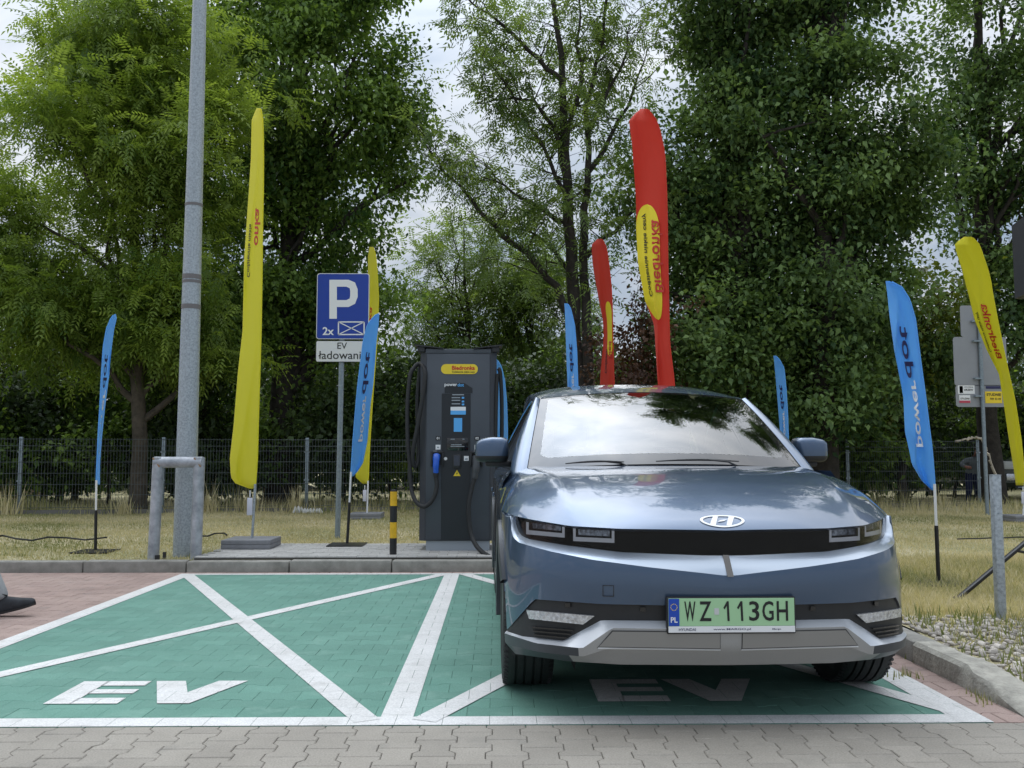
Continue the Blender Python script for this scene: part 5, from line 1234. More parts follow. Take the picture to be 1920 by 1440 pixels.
def shoe(name, secs, parent, tilt, loc):
    mb = MB(); n = 12; vs_ = []
    for x, hw2, zb2, zt2 in secs:
        for k in range(n): a = 2*math.pi*k/n; cy, sy_ = se(a, .75), math.copysign(abs(math.sin(a))**.75, math.sin(a)); vs_.append((x, hw2*cy, (zb2+zt2)/2+(zt2-zb2)/2*sy_))
    K_ = len(secs); fs_ = [(i*n+k, i*n+(k+1) % n, (i+1)*n+(k+1) % n, (i+1)*n+k) for i in range(K_-1) for k in range(n)]+[tuple(range(n)), tuple((K_-1)*n+k for k in range(n-1, -1, -1))]
    mb.add(vs_, fs_); s_ = mb.build(name, shoe_m, parent, smooth=True, angle=70); s_.location = loc; s_.rotation_euler = (0, -tilt, 0)
    so = MB(); vs_ = []
    for x, hw2, zb2, zt2 in secs: vs_ += [(x, -hw2*1.03, zb2), (x, hw2*1.03, zb2), (x, hw2*1.05, zb2+.016), (x, -hw2*1.05, zb2+.016)]
    so.add(vs_, [(i*4+k, i*4+(k+1) % 4, (i+1)*4+(k+1) % 4, (i+1)*4+k) for i in range(K_-1) for k in range(4)]+[(0, 1, 2, 3), (K_*4-1, K_*4-2, K_*4-3, K_*4-4)]); so.build('sole', sole_m, s_)
    la = MB()
    for k in range(4): x = .13+.022*k; z = .098-.012*k; la.tube([(x, -.028, z-.012), (x, 0, z), (x, .028, z-.012)], .005, 6)
    la.tube([(.105, -.02, .12), (.11, -.035, .135), (.125, -.02, .12), (.11, .01, .118)], .005, 6); la.build('lace', ink_black, s_, smooth=True); return s_
SECS = [(0, .018, .012, .075), (.012, .032, .002, .095), (.06, .036, 0, .112), (.10, .037, 0, .122), (.15, .042, 0, .102), (.20, .048, .001, .084), (.245, .047, .003, .072), (.275, .040, .006, .064), (.292, .028, .010, .054), (.300, .012, .020, .042)]
toe = at(64, 1118, 6.74)
wk = empty('person', (toe.x-.585, 6.74, 0), 0, 'walking person of whom only a grey trouser hem and dark shoe show', 'person')
V = [(0, 0, .95), (.0, 0, 1.12), (.02, 0, 1.34), (.03, 0, 1.47), (.04, 0, 1.56), (.06, 0, 1.66), (.05, 0, 1.74),
     (.0, -.10, .90), (.20, -.10, .52), (.375, -.10, .16), (.385, -.10, .10), (0, .10, .90), (-.06, .10, .50), (-.38, .10, .22), (-.40, .10, .14),
     (.02, -.19, 1.41), (-.12, -.24, 1.15), (-.02, -.22, .92), (.03, -.21, .84), (.02, .19, 1.41), (-.02, .24, 1.15), (.06, .22, .92), (.07, .21, .84)]
E = [(0, 1), (1, 2), (2, 3), (3, 4), (4, 5), (5, 6), (0, 7), (7, 8), (8, 9), (9, 10), (0, 11), (11, 12), (12, 13), (13, 14), (2, 15), (15, 16), (16, 17), (17, 18), (2, 19), (19, 20), (20, 21), (21, 22)]
rad = [.13, .13, .14, .075, .055, .095, .075, .10, .075, .072, .082, .10, .075, .06, .05, .065, .05, .038, .035, .065, .05, .038, .035]
for hb_, s_ in ((18, -1), (22, 1)):
    bx, by_, bz = V[hb_]
    for k, (dx, dy, ln) in enumerate(((.030, 0, .075), (.012, .0, .085), (-.006, 0, .08), (-.022, 0, .062), (.04, .02*-s_, .05))):
        V += [(bx+dx, by_+dy, bz-.02-ln*.5), (bx+dx+.012, by_+dy, bz-.02-ln)]; rad += [.009, .008]; E += [(hb_, len(V)-2), (len(V)-2, len(V)-1)]
def psel(c): return 0 if c.z < .98 and abs(c.y) < .18 else (2 if c.z > 1.52 or (abs(c.y) > .17 and c.z < .93) or (c.x > .28 and c.z > .7) else 1)
skin_body('body', V, E, rad, 0, [jeans, jacket, skin_m], psel, wk)
shoe('shoe', SECS, wk, R(13), (.355, -.10, .003)); sh2 = shoe('shoe', SECS, wk, R(-38), (-.50, .10, .16))
hmb = MB(); hmb.lathe([(.0, .10), (.06, .085), (.095, .04), (.10, -.01), (.09, -.05)], 20); h_ = hmb.build('hair', hair_m, wk, smooth=True); h_.location = (.045, 0, 1.70)
fc = MB(); fc.tube([(.145, 0, 1.69), (.165, 0, 1.655), (.15, 0, 1.645)], [.008, .014, .008], 8); fc.box(.146, .150, -.025, .025, 1.612, 1.620, .001)
for s_ in (-1, 1): fc.lathe([(0, -.01), (.009, 0), (0, .01)], 8, 'x', (.14, s_*.032, 1.69)); fc.tube([(.05, s_*.098, 1.70), (.055, s_*.104, 1.67), (.05, s_*.098, 1.64)], .012, 6)
fc.build('face_features', skin_m, wk, smooth=True)
# worker behind the fence end
WY = 21.2; wx = at(1822, 900, WY).x; wr = empty('person', (wx, WY, LZ-.02), 0, 'person in grey top and navy trousers bending behind the fence end', 'person')
V = [(0, 0, .62), (.02, .0, .78), (.03, -.08, .94), (.06, -.12, 1.04), (.08, -.14, 1.10), (.09, -.17, 1.18), (.09, -.17, 1.25), (-.09, 0, .58), (-.10, -.06, .34), (-.10, .0, .06), (-.10, -.09, .03), (.09, 0, .58), (.10, -.06, .34), (.10, 0, .06), (.10, -.09, .03), (-.14, -.08, .98), (-.30, -.10, .86), (-.16, -.22, .80), (-.11, -.24, .79), (.20, -.08, .98), (.26, -.16, .80), (.18, -.28, .72), (.16, -.30, .70)]
E2 = [(0, 1), (1, 2), (2, 3), (3, 4), (4, 5), (5, 6), (0, 7), (7, 8), (8, 9), (9, 10), (0, 11), (11, 12), (12, 13), (13, 14), (2, 15), (15, 16), (16, 17), (17, 18), (2, 19), (19, 20), (20, 21), (21, 22)]
rad = [.12, .13, .14, .07, .055, .085, .07, .10, .08, .06, .045, .10, .08, .06, .045, .07, .055, .04, .04, .07, .055, .04, .04]
def wsel(c): return 0 if c.z < .66 else (2 if c.z > 1.05 or (c.y < -.19 and c.z < .84) else 1)
skin_body('body', V, E2, rad, 0, [mat('navy work trousers', (.008, .014, .07), .8), mat('grey work shirt', (.17, .19, .21), .85), mat('reddish skin', (.42, .17, .12), .6)], wsel, wr)
h_ = MB().lathe([(0, .085), (.05, .07), (.085, .02), (.085, -.02)], 14).build('hair', hair_m, wr, smooth=True); h_.location = (.09, -.15, 1.235)

# ================================================================== PARKED VAN ON THE RIGHT, SHED ON THE LEFT, FAR LAMP
VY = 21.0; vx = at(1883, 900, VY).x
van = empty('parked_van', (vx+1.0, VY, LZ-.02), 0, 'dark green van with pale bumper half hidden behind the leaning yellow flag', 'van')
vg = mat('dark green paint', (.008, .02, .016), .35, 0, coat=.6); vw = mat('van pale trim', (.50, .51, .49), .5)
prof = [(0, .45), (0, .82), (.25, .98), (.95, 1.05), (1.55, 1.72), (4.4, 1.78), (4.6, 1.0), (4.6, .4), (.1, .35)]
mb = MB(); n = len(prof); v = [(-1.0, y, z) for y, z in prof]+[(1.0, y, z) for y, z in prof]; mb.add(v, [tuple(range(n)), tuple(range(2*n-1, n-1, -1))]+[(i, i+n, (i+1) % n+n, (i+1) % n) for i in range(n)]); vb = mb.build('body', vg, van)
MB().box(-1.02, 1.02, -.06, .06, .76, .94, .02).build('bumper', vw, van, smooth=True); mb = MB()
for k in range(6): MB().box(-.70, .70, -.03, .0, .34+.066*k, .36+.066*k).build('grille_bar', grey_post, vb)
MB().box(-.75, .75, -.01, .0, .32, .74).build('grille', black_plastic, vb)
for s_ in (-1, 1):
    MB().box(s_*.86-.1, s_*.86+.1, -.03, .01, .50, .66, .02).build('headlight', lamp_clear, vb, smooth=True)
    MB().tube([(s_*.98, 1.15, 1.25), (s_*1.12, 1.05, 1.33), (s_*1.16, 1.05, 1.36)], .02, 6).build('mirror_arm', vw, vb); MB().box(s_*1.16-.05, s_*1.16+.05, 1.0, 1.1, 1.25, 1.48, .02).build('mirror', black_plastic, vb, smooth=True)
    for y in (.9, 3.7):
        w_ = MB().lathe([(.2, -.1), (.30, -.1), (.33, -.06), (.33, .06), (.30, .1), (.2, .1)], 28, 'x', (s_*.9, y, .33)).build('tyre', rubber, van, smooth=True); MB().lathe([(0, -.02), (.2, -.02), (.21, .06), (0, .06)], 20, 'x', (s_*.93, y, .33)).build('rim', grey_post, w_, smooth=True)
MB().add([(-.9, .98, 1.085), (.9, .98, 1.085), (.84, 1.53, 1.70), (-.84, 1.53, 1.70)], [(0, 1, 2, 3)]).build('windscreen', mat('van glass', (.01, .014, .014), .05, 0, coat=1), vb)
hx = at(15, 815, 24).x; sh = empty('shed', (hx-.7, 24, LZ-.02), 0, 'low shed with a white roof showing between slim trunks beyond the fence', 'shed')
MB().box(-1.3, 1.2, 0, 2.2, 0, 1.62).build('wall', mat('shed boards', (.16, .13, .08), .9, 0, var=.3, vscale=3), sh); rf = MB().add([(-1.45, -.15, 1.62), (1.35, -.15, 1.62), (1.35, 1.1, 1.86), (-1.45, 1.1, 1.86), (-1.45, 2.35, 1.62), (1.35, 2.35, 1.62), (-1.45, -.15, 1.55), (1.35, -.15, 1.55), (-1.45, 2.35, 1.55), (1.35, 2.35, 1.55)], [(0, 1, 2, 3), (3, 2, 5, 4), (6, 7, 1, 0), (4, 5, 9, 8), (0, 3, 4, 8, 6), (1, 7, 9, 5, 2)]).build('roof', white_paint, sh)
MB().box(-.3, .5, -.03, 0, 0, 1.4).build('door', mat('shed door', (.12, .09, .06), .9), sh)
LY = 34.0; lx = at(1724, 505, LY); fl = empty('street_lamp', (lx.x, LY, 0), 0, 'distant street lamp with a flat grey head among the trees', 'street lamp'); MB().tube([(0, 0, 0), (0, 0, lx.z-.1)], [.09, .05], 10).build('post', grey_post, fl, smooth=True); MB().lathe([(0, lx.z+.12), (.22, lx.z+.1), (.34, lx.z), (.2, lx.z-.16), (0, lx.z-.18)], 18).build('lamp_head', mat('lamp pale', (.5, .52, .55), .4), fl, smooth=True)
# ================================================================== TREES
bark = mat('grey brown bark', (.075, .062, .048), .95, 0, var=.4, vscale=9, bump=.9, bscale=28); bark_dark = mat('dark bark', (.038, .032, .027), .95, 0, var=.4, vscale=9, bump=.9, bscale=28)
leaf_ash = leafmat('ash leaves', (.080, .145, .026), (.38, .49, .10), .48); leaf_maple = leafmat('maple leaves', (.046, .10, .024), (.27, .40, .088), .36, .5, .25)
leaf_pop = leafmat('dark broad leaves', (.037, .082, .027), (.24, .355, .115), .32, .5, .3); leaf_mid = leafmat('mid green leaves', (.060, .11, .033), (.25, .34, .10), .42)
leaf_dark = leafmat('shade leaves', (.020, .042, .015), (.075, .12, .036), .28); leaf_yel = leafmat('yellow green leaves', (.045, .075, .014), (.20, .23, .04), .36); leaf_dead = leafmat('dead brown leaves', (.045, .020, .012), (.13, .065, .032), .2)
def unit(v): return v/np.maximum(np.linalg.norm(v, axis=1, keepdims=True), 1e-9)
def leaf_quads(P, D, Nn, Ln, W, fold=.0):
    """kite leaves: base P, direction D, normal Nn, length Ln, half width W"""
    Sd = unit(np.cross(D, Nn)); n = len(P); v = np.empty((n, 4, 3), np.float32); L1 = Ln[:, None]; W1 = W[:, None]
    v[:, 0] = P; v[:, 1] = P+D*L1*.42+Sd*W1+Nn*W1*.25; v[:, 2] = P+D*L1+np.array([0, 0, -1])*L1*.14; v[:, 3] = P+D*L1*.42-Sd*W1+Nn*W1*.25
    return v.reshape(-1, 3)
def lobe_points(lobes, n, shell=.55):
    vol = np.array([l[3]*l[4]*l[5] for l in lobes])**(2/3); pk = RNG.choice(len(lobes), n, p=vol/vol.sum()); L_ = np.array(lobes)[pk]
    d = unit(RNG.normal(size=(n, 3))); r = RNG.uniform(shell**3, 1, n)**(1/3)*(1+RNG.normal(0, .09, n)); inner = RNG.random(n) < .2; r = np.where(inner, RNG.uniform(.1, .8, n), r)
    P = L_[:, :3]+d*r[:, None]*L_[:, 3:6]
    nb = max(4, n//7); bo_ = RNG.integers(0, nb, n); mix = RNG.random(n) < .8                   # gather clusters into boughs
    B = P[:nb][bo_]+RNG.normal(0, .36, (n, 3))*np.array([1.15, 1.15, .65])+d*.12
    P = np.where(mix[:, None], B, P); d = np.where(mix[:, None], unit(d[:nb][bo_]+RNG.normal(0, .35, (n, 3))), d)
    return P, d
def crown_leaves(clusters, outd, per, spread, size, kind, droop=.25):
    """leaves round cluster centres; returns verts, rnd tone with lit upper sides painted in"""
    nc = len(clusters); ctone = RNG.normal(0, .17, nc)
    if kind == 'pinnate':
        idx = np.repeat(np.arange(nc), per); n = len(idx); P = clusters[idx]+RNG.normal(0, spread, (n, 3))*np.array([1, 1, .75])
        ax = unit(outd[idx]*.7+RNG.normal(0, .6, (n, 3))+np.array([0, 0, -.15])); fl = RNG.uniform(.24, .40, n)*size/.09; k = 11
        up = unit(np.array([0, 0, 1.0])+RNG.normal(0, .35, (n, 3))); sd = unit(np.cross(ax, up)); up = unit(np.cross(sd, ax)); VS = []; RS = []
        base_r = np.clip(.45+ctone[idx]+RNG.normal(0, .13, n)+.22*outd[idx][:, 2], 0, 1)  # random tone, plus lighter upward sides: light on the crown tops painted in
        for j in range(k):
            t_ = .15+.85*(j//2)/(k//2); s_ = 1 if j % 2 else -1
            if j == k-1: s_ = 0
            p_ = P+ax*(fl*t_)[:, None]+np.array([0, 0, -1])*(fl*t_*t_*droop)[:, None]
            d_ = unit(ax*(.55 if s_ else 1)+sd*s_*.85+np.array([0, 0, -.25])); VS.append(leaf_quads(p_, d_, up, size*RNG.uniform(.8, 1.25, n), size*.165*RNG.uniform(.8, 1.3, n)).reshape(n, 4, 3)); RS.append(base_r)
        V_ = np.concatenate(VS).reshape(-1, 3); r_ = np.repeat(np.concatenate(RS), 4); return V_, r_
    idx = np.repeat(np.arange(nc), per); n = len(idx); P = clusters[idx]+RNG.normal(0, spread, (n, 3))*np.array([1, 1, .8])
    d_ = unit(outd[idx]*.5+RNG.normal(0, .7, (n, 3))+np.array([0, 0, -droop])); up = unit(np.array([0, 0, 1.0])+outd[idx]*.5+RNG.normal(0, .45, (n, 3)))
    sz = size*RNG.uniform(.65, 1.3, n); V_ = leaf_quads(P, d_, up, sz, sz*.33)
    return V_, np.repeat(np.clip(.42+ctone[idx]+RNG.normal(0, .15, n)+.22*outd[idx][:, 2], 0, 1), 4)  # same here: upper leaves coloured lighter to paint light from above
def pxlobes(L, Y):
    out = []
    for (px, py, rx, ry) in L:
        k = Y/FPX; d = RNG.uniform(-.6, .6); p_ = at(px, py, Y+d); out.append((p_.x, p_.y, p_.z, rx*k, max(.8, min(2.4, rx*k*.9)), ry*k))
    return out
def limb_path(a, b, sag=.15, n=6):
    a, b = Vector(a), Vector(b); L_ = (b-a).length; pts = []
    for k in range(n+1):
        t_ = k/n; p_ = a.lerp(b, t_); p_ += Vector((RNG.normal(0, .03), RNG.normal(0, .03), 0))*L_*(1 if 0 < k < n else 0); p_.z += math.sin(math.pi*t_)*sag*L_*.3; pts.append(p_)
    return pts
def tree(name, label, base_px, Y, lobes, nclus, per, spread, size, kind, leafm, r0=.16, barkm=bark, lean=0.0, group=None, cat='tree', shell=.55, fork=.45, extra_limbs=14):
    bx = at(base_px, 900, Y).x; base = Vector((bx, Y, LZ-.06)); root = empty(name, base, 0, label, cat, group)
    L_ = pxlobes(lobes, Y) if lobes and len(lobes[0]) == 4 else lobes
    L_ = [(l[0]-base.x, l[1]-base.y, l[2]-base.z, l[3], l[4], l[5]) for l in L_]
    top = max(l[2]+l[5]*.5 for l in L_); cx = np.mean([l[0] for l in L_])
    mb = MB(); trunk = [Vector((0, 0, -.1)), Vector((.02, 0, .25))]; nT = 9
    for k in range(1, nT+1): t_ = k/nT; trunk.append(Vector((cx*t_**1.5*.8+lean*t_+RNG.normal(0, .05), RNG.normal(0, .05), .25+(top-.25)*t_)))
    rr_ = [r0*1.45, r0*1.1]+[r0*(1-.88*(k/nT)) for k in range(1, nT+1)]
    mb.tube(trunk, rr_, 10)
    P, D = lobe_points(L_, nclus, shell)
    ends = [Vector(l[:3]) for l in L_]+[Vector(P[i]) for i in RNG.choice(len(P), min(extra_limbs, len(P)), replace=False)]
    for e_ in ends:
        zt_ = max(.9, min(e_.z-.25*abs(e_.z)*.6, top*.85)*RNG.uniform(.6, .92)); t_ = max(0, min(1, (zt_-.25)/(top-.25))); i_ = 1+t_*nT; i0 = int(min(i_, nT)); st_ = trunk[i0].lerp(trunk[min(i0+1, nT+1)], i_-i0); rb_ = r0*(1-.88*t_)*.5
        pth = limb_path(st_, e_); mb.tube(pth, [rb_*(1-.8*k/(len(pth)-1))+.006 for k in range(len(pth))], 6)
        for q in range(3):
            s0 = pth[RNG.integers(2, 6)]; j = RNG.integers(len(P)); 
            cand = P[RNG.integers(0, len(P), 30)]; dd = np.linalg.norm(cand-np.array(s0), axis=1); e2 = Vector(cand[int(np.argmin(dd))]); mb.tube(limb_path(s0, e2, .1, 4), [rb_*.35+.004, rb_*.28+.004, rb_*.2+.003, .006, .004], 5)
    mb.build('trunk', barkm, root, smooth=True, angle=80)
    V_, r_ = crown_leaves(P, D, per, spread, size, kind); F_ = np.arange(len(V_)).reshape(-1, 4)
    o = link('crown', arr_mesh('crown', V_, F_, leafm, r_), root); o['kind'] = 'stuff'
    return root
# left-hand ash
tree('ash_tree', 'light green feathery ash tree with a bare trunk in front of the mesh fence', 258, 17.15,
     [(150, 260, 185, 170), (300, 170, 150, 200), (330, 420, 130, 190), (110, 520, 180, 160), (215, 600, 190, 105), (30, 400, 140, 150), (235, 30, 100, 120), (395, 300, 70, 150), (180, 120, 90, 110), (330, 590, 90, 100), (0, 620, 110, 90)],
     600, 27, .22, .11, 'pinnate', leaf_ash, .15, bark, extra_limbs=16)
tree('maple_tree', 'big dark green leafy tree with the thick trunk behind the parking sign', 520, 20.5,
     [(560, 150, 170, 170), (650, 300, 130, 180), (520, 400, 150, 190), (640, 500, 115, 130), (480, 560, 120, 120), (600, 10, 140, 120), (690, 180, 80, 130), (450, 100, 120, 150), (520, -130, 170, 120), (610, -90, 120, 130), (590, 620, 110, 80), (700, 590, 60, 70)],
     760, 120, .26, .125, 'broad', leaf_maple, .30, bark_dark, extra_limbs=18)
tree('maple_tree', 'dark forked tree standing right behind the lamp post', 372, 19.4, [(400, 600, 110, 100), (330, 540, 90, 100), (440, 690, 90, 70), (300, 680, 90, 70)], 150, 90, .26, .115, 'broad', leaf_maple, .13, bark_dark)
# sparse centre tree: stems traced from the picture
def stem_tree(name, label, Y, stems, leafm, nleaf, size):
    b0_ = at(stems[0][0][0], 880, Y); base = Vector((b0_.x, Y, LZ-.06)); root = empty(name, base, 0, label, 'tree'); mb = MB(); tips = []
    for si, st in enumerate(stems):
        r0 = st[-1] if not isinstance(st[-1], tuple) else .1; pts = [q for q in st if isinstance(q, tuple)]; dz = RNG.normal(0, .5) if si > 1 else 0
        if si >= 0:
            P3 = []
            for k, q in enumerate(pts): P3.append(at(q[0], q[1], Y+dz*k/len(pts))-base)
        if si < 2: P3 = [Vector((0+.12*si, 0, -.1))]+P3
        S_ = []
        for k in range(len(P3)-1):
            for t_ in (0, .33, .66): S_.append(P3[k].lerp(P3[k+1], t_)+Vector((RNG.normal(0, .03), RNG.normal(0, .06), RNG.normal(0, .02))))
        S_.append(P3[-1]); n_ = len(S_); mb.tube(S_, [r0*(1-.86*k/(n_-1)) for k in range(n_)], 8)
        for k in range(n_//5 if si > 1 else n_//3, n_):
            for _ in range(2 if si > 1 else 2):
                if RNG.random() < .25: continue
                d_ = Vector(RNG.normal(0, 1, 3)); d_.z = abs(d_.z)*.6+.1; d_.normalize(); l_ = RNG.uniform(.5, 1.5); e_ = S_[k]+d_*l_
                pth = limb_path(S_[k], e_, .2, 4); mb.tube(pth, [r0*(1-.86*k/(n_-1))*.35+.006, .010, .008, .006, .004], 5)
                for _2 in range(3):
                    j = RNG.integers(1, 5); d2 = Vector(RNG.normal(0, 1, 3)).normalized(); e2 = pth[j]+d2*RNG.uniform(.2, .6); mb.tube([pth[j], pth[j].lerp(e2, .5)+Vector((0, 0, .03)), e2], [.006, .005, .003], 4); tips.append((e2, d2))
                tips.append((e_, d_))
    mb.build('trunk', bark_dark, root, smooth=True, angle=80)
    P = np.array([t_[0][:] for t_ in tips]); D = np.array([t_[1][:] for t_ in tips]); keep = RNG.random(len(P)) < np.clip(.30+.055*(P[:, 2]-1.0), .25, .9); P, D = P[keep], D[keep]
    V_, r_ = crown_leaves(P, D, nleaf, .13, size, 'pinnate'); o = link('crown', arr_mesh('crown', V_, np.arange(len(V_)).reshape(-1, 4), leafm, r_), root); o['kind'] = 'stuff'; return root
stem_tree('ash_tree', 'sparse airy tree with several dark bare stems rising between the flags', 18.6, [
    [(1090, 880), (1085, 730), (1075, 560), (1068, 420), (1060, 300), (1055, 150), (1040, 0), (1035, -90), .20], [(1100, 760), (1098, 560), (1092, 430), (1105, 320), (1100, 200), (1130, 80), (1140, -60), .13],
    [(1072, 600), (1040, 540), (990, 480), (940, 440), (900, 395), (860, 350), (820, 310), (798, 270), .085], [(1065, 420), (1010, 390), (950, 350), (900, 330), .06], [(1062, 330), (1040, 240), (1000, 190), (940, 185), (895, 195), .06], [(1055, 160), (1010, 110), (960, 60), (900, 15), (860, -10), .06],
    [(1100, 480), (1150, 430), (1190, 395), (1230, 380), .06], [(1105, 330), (1150, 250), (1190, 170), (1215, 90), .06], [(1060, 280), (1090, 150), (1085, 50), (1090, -60), .06], [(1068, 400), (1030, 300), (985, 230), (930, 130), (900, 90), .05], [(1100, 250), (1165, 130), (1185, 30), .05], [(1075, 520), (1020, 450), (960, 420), .05]],
    leaf_mid, 5, .11)
for i, (bp_, Y, lb_) in enumerate(((880, 25.0, [(860, 520, 85, 110), (915, 470, 75, 85), (800, 610, 70, 80), (900, 620, 100, 90)]), (985, 26.5, [(970, 590, 95, 110), (1040, 620, 80, 100), (1010, 520, 60, 70)]))):
    tree('young_tree', ['pale green young tree behind the charger against the sky', 'pale green young tree behind the stems of the airy tree'][i], bp_, Y, lb_, 210, 9, .30, .125, 'pinnate', leaf_mid, .12, bark_dark, group=None)
# right-hand big trees
tree('poplar_tree', 'tall dense dark tree directly behind the big red flag', 1385, 18.7, [(1390, 150, 130, 170), (1320, 340, 125, 160), (1270, 440, 80, 130), (1420, 420, 130, 160), (1390, 580, 165, 150), (1290, 640, 105, 130), (1400, 740, 150, 100), (1330, 80, 70, 110), (1400, -20, 110, 120), (1420, -190, 130, 170), (1430, -400, 120, 150), (1225, 300, 50, 80)],
     700, 105, .25, .125, 'broad', leaf_pop, .26, bark_dark, extra_limbs=18)
tree('poplar_tree', 'tall dense dark tree rising behind the small blue flag beside the car', 1545, 18.3, [(1520, 60, 140, 150), (1600, 190, 115, 160), (1540, 320, 150, 170), (1630, 400, 95, 150), (1560, 560, 150, 150), (1640, 600, 80, 120), (1500, 720, 130, 110), (1610, 750, 105, 100), (1560, -110, 140, 150), (1530, -300, 150, 180), (1660, 280, 50, 90)],
     700, 105, .25, .125, 'broad', leaf_pop, .26, bark_dark, extra_limbs=18)
tree('poplar_tree', 'tall leafy tree with a dark trunk behind the road sign backs', 1862, 20.5, [(1850, 90, 110, 160), (1885, 310, 120, 150), (1815, 430, 65, 120), (1900, 560, 110, 110), (1835, 600, 60, 80), (1900, -90, 140, 150), (1985, 240, 140, 240), (1790, 250, 40, 100), (1900, -260, 140, 130), (1780, 660, 60, 60)],
     520, 100, .25, .125, 'broad', leaf_pop, .24, bark_dark, extra_limbs=18)
tree('willow_tree', 'drooping yellow green tree low behind the fence beside the broad blue flag', 1690, 20.2, [(1640, 760, 60, 70), (1690, 700, 60, 90), (1730, 620, 45, 90)], 120, 55, .25, .13, 'broad', leaf_yel, .09, bark_dark)
# saplings beyond the fence at the left
for i, (px, l_) in enumerate(((15, [(30, 700, 70, 60), (-20, 620, 80, 70)]), (82, [(90, 720, 60, 50), (80, 640, 60, 60)]), (110, [(130, 700, 60, 60), (150, 640, 60, 60)]), (140, [(170, 730, 50, 50), (140, 660, 50, 60)]))):
    tree('sapling', ['slim sapling with a pale trunk in front of the shed', 'slim sapling next to the crooked one beyond the fence', 'slim crooked sapling beyond the fence', 'slim sapling beyond the fence near the narrow blue flag'][i], px, 21.0+.3*i, l_, 40, 40, .25, .12, 'broad', leaf_yel if i % 2 == 0 else leaf_maple, .07, bark, group='saplings beyond the fence', extra_limbs=3)
# dead shrub behind the red flags
tree('dead_shrub', 'brown dried-up shrub standing between the two red flags', 1200, 17.6, [(1200, 610, 38, 70), (1190, 690, 50, 60), (1215, 560, 22, 50)], 70, 45, .14, .09, 'broad', leaf_dead, .035, bark, cat='shrub', extra_limbs=14)
# undergrowth
where = ['behind the left end of the fence', 'behind the narrow blue flag', 'behind the ash trunk', 'behind the pipe hoop', 'behind the tall yellow flag', 'behind the parking sign post', 'behind the blue flag at the parking sign', 'behind the striped post', 'behind the charger', 'behind the charger cables', 'behind the car door mirror by the charger', 'behind the car roof edge', 'under the airy tree', 'under the red flags', 'behind the middle of the car roof', 'behind the windscreen corner', 'behind the small blue flag beside the car', 'behind the far door mirror', 'behind the fence beside the broad blue flag', 'behind the broad blue flag', 'behind the bending person', 'behind the road sign post', 'behind the parked van', 'beyond the parked van']
for i in range(24):
    px = -60+88*i; Y = 19.6+2.2*((i*7) % 5)/4; t_ = RNG.uniform(650, 740); k = Y/FPX
    if 20 <= i: Y += 2.5
    tree('bush', 'dark leafy bush '+where[i], px, Y, [(px+RNG.uniform(-20, 20), (t_+860)/2, 85, (880-t_)/2), (px+RNG.uniform(-50, 50), 840, 90, 70)], 90, 62, .22, .13, 'broad', leaf_dark if i % 3 else leaf_maple, .04, bark_dark, group='dark bushes beyond the fence', cat='bush', extra_limbs=4)
# trees further along on both sides, just outside the picture
for i, (px, Y) in enumerate(((2230, 20.5), (2600, 22.0), (-330, 19.5), (-700, 21.0))):
    tree('poplar_tree', ['tall leafy tree further along beyond the loudspeaker', 'last tall leafy tree along the right-hand row', 'tall leafy tree beyond the shed', 'last tall leafy tree along the left-hand row'][i], px, Y, [(px+dx, py, rx, ry) for dx, py, rx, ry in ((0, 100, 170, 190), (-90, 330, 150, 170), (100, 380, 150, 170), (0, 560, 190, 150), (30, -120, 150, 150), (0, 720, 170, 100))], 330, 62, .3, .16, 'broad', leaf_pop if i < 2 else leaf_maple, .24, bark_dark)
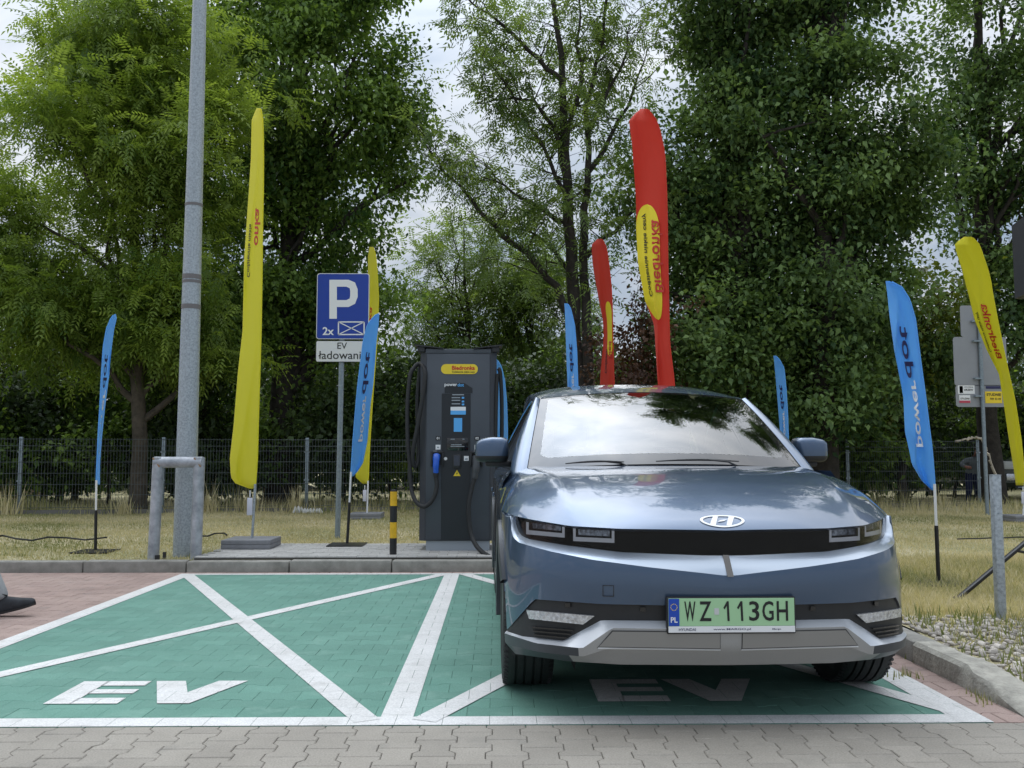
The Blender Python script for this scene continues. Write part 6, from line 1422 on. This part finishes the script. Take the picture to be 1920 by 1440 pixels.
# far wood as one mass
n = 80000; x = RNG.uniform(-42, 42, n); top = 4.6+1.1*np.sin(.9*x)+.8*np.sin(2.3*x+1)+.5*np.sin(5.1*x); z = RNG.random(n)**.8*top; y = 30+RNG.uniform(-1.5, 3.5, n)+.6*np.sin(1.3*x)
P = np.stack([x, y, z+.05], 1); d_ = unit(RNG.normal(0, 1, (n, 3))+np.array([0, -.4, -.2])); up = unit(np.array([0, -.4, .7])+RNG.normal(0, .5, (n, 3))); sz = RNG.uniform(.2, .42, n)
V_ = leaf_quads(P, d_, up, sz, sz*.42); o = link('far_wood', arr_mesh('far_wood', V_, np.arange(len(V_)).reshape(-1, 4), leaf_dark, np.repeat(np.clip(RNG.normal(.45, .2, n), 0, 1), 4))); tag(o, 'dark wood far behind the fence', 'wood', kind='stuff')
# weeds at the fence foot and along the kerbs
def tufts(name, label, spots):
    VS, RS = [], []
    for x_, y_, z_, n, sp, hlo, hhi, wid, tone in spots:
        v, f = blades(n, x_+RNG.normal(0, sp, n), y_+RNG.normal(0, sp*.7, n), RNG.uniform(hlo, hhi, n), np.full(n, z_), lean=.45, wid=wid); VS.append(v); RS.append(np.repeat(np.clip(RNG.normal(tone, .16, n), 0, 1), 3))
    V_ = np.concatenate(VS); o = link(name, arr_mesh(name, V_, np.arange(len(V_)).reshape(-1, 3), grassm, np.concatenate(RS))); tag(o, label, 'weeds', kind='stuff')
tufts('fence_weeds', 'tall dry and green weeds at the foot of the mesh fence', [(at(px, 940, fy(px)).x, fy(px)+.2*(1 if i % 2 else -1), LZ, 46, .10, h_*.4, h_, .011, .35 if i % 2 else .7) for i, (px, h_) in enumerate(((395, .75), (445, .6), (25, .7), (52, .5), (560, .6), (605, .5), (470, .5), (1700, .55), (1755, .5), (1660, .6), (240, .5), (715, .45)))])
ks_ = []
for px, py in ((385, 1042), (400, 1040), (365, 1044), (10, 1042), (40, 1043), (1690, 1232), (1845, 1262), (1860, 1275), (1745, 1205), (1900, 1215)):
    g_ = ground(px, py, LZ); zz = lawn_h(g_.x, g_.y) if g_.x > 2.4 or g_.y > 9.2 else 0; ks_.append((g_.x, g_.y, zz, 40, .05, .015, .06, .004, .12))
tufts('kerb_weeds', 'little green weeds growing along the kerbs', ks_)
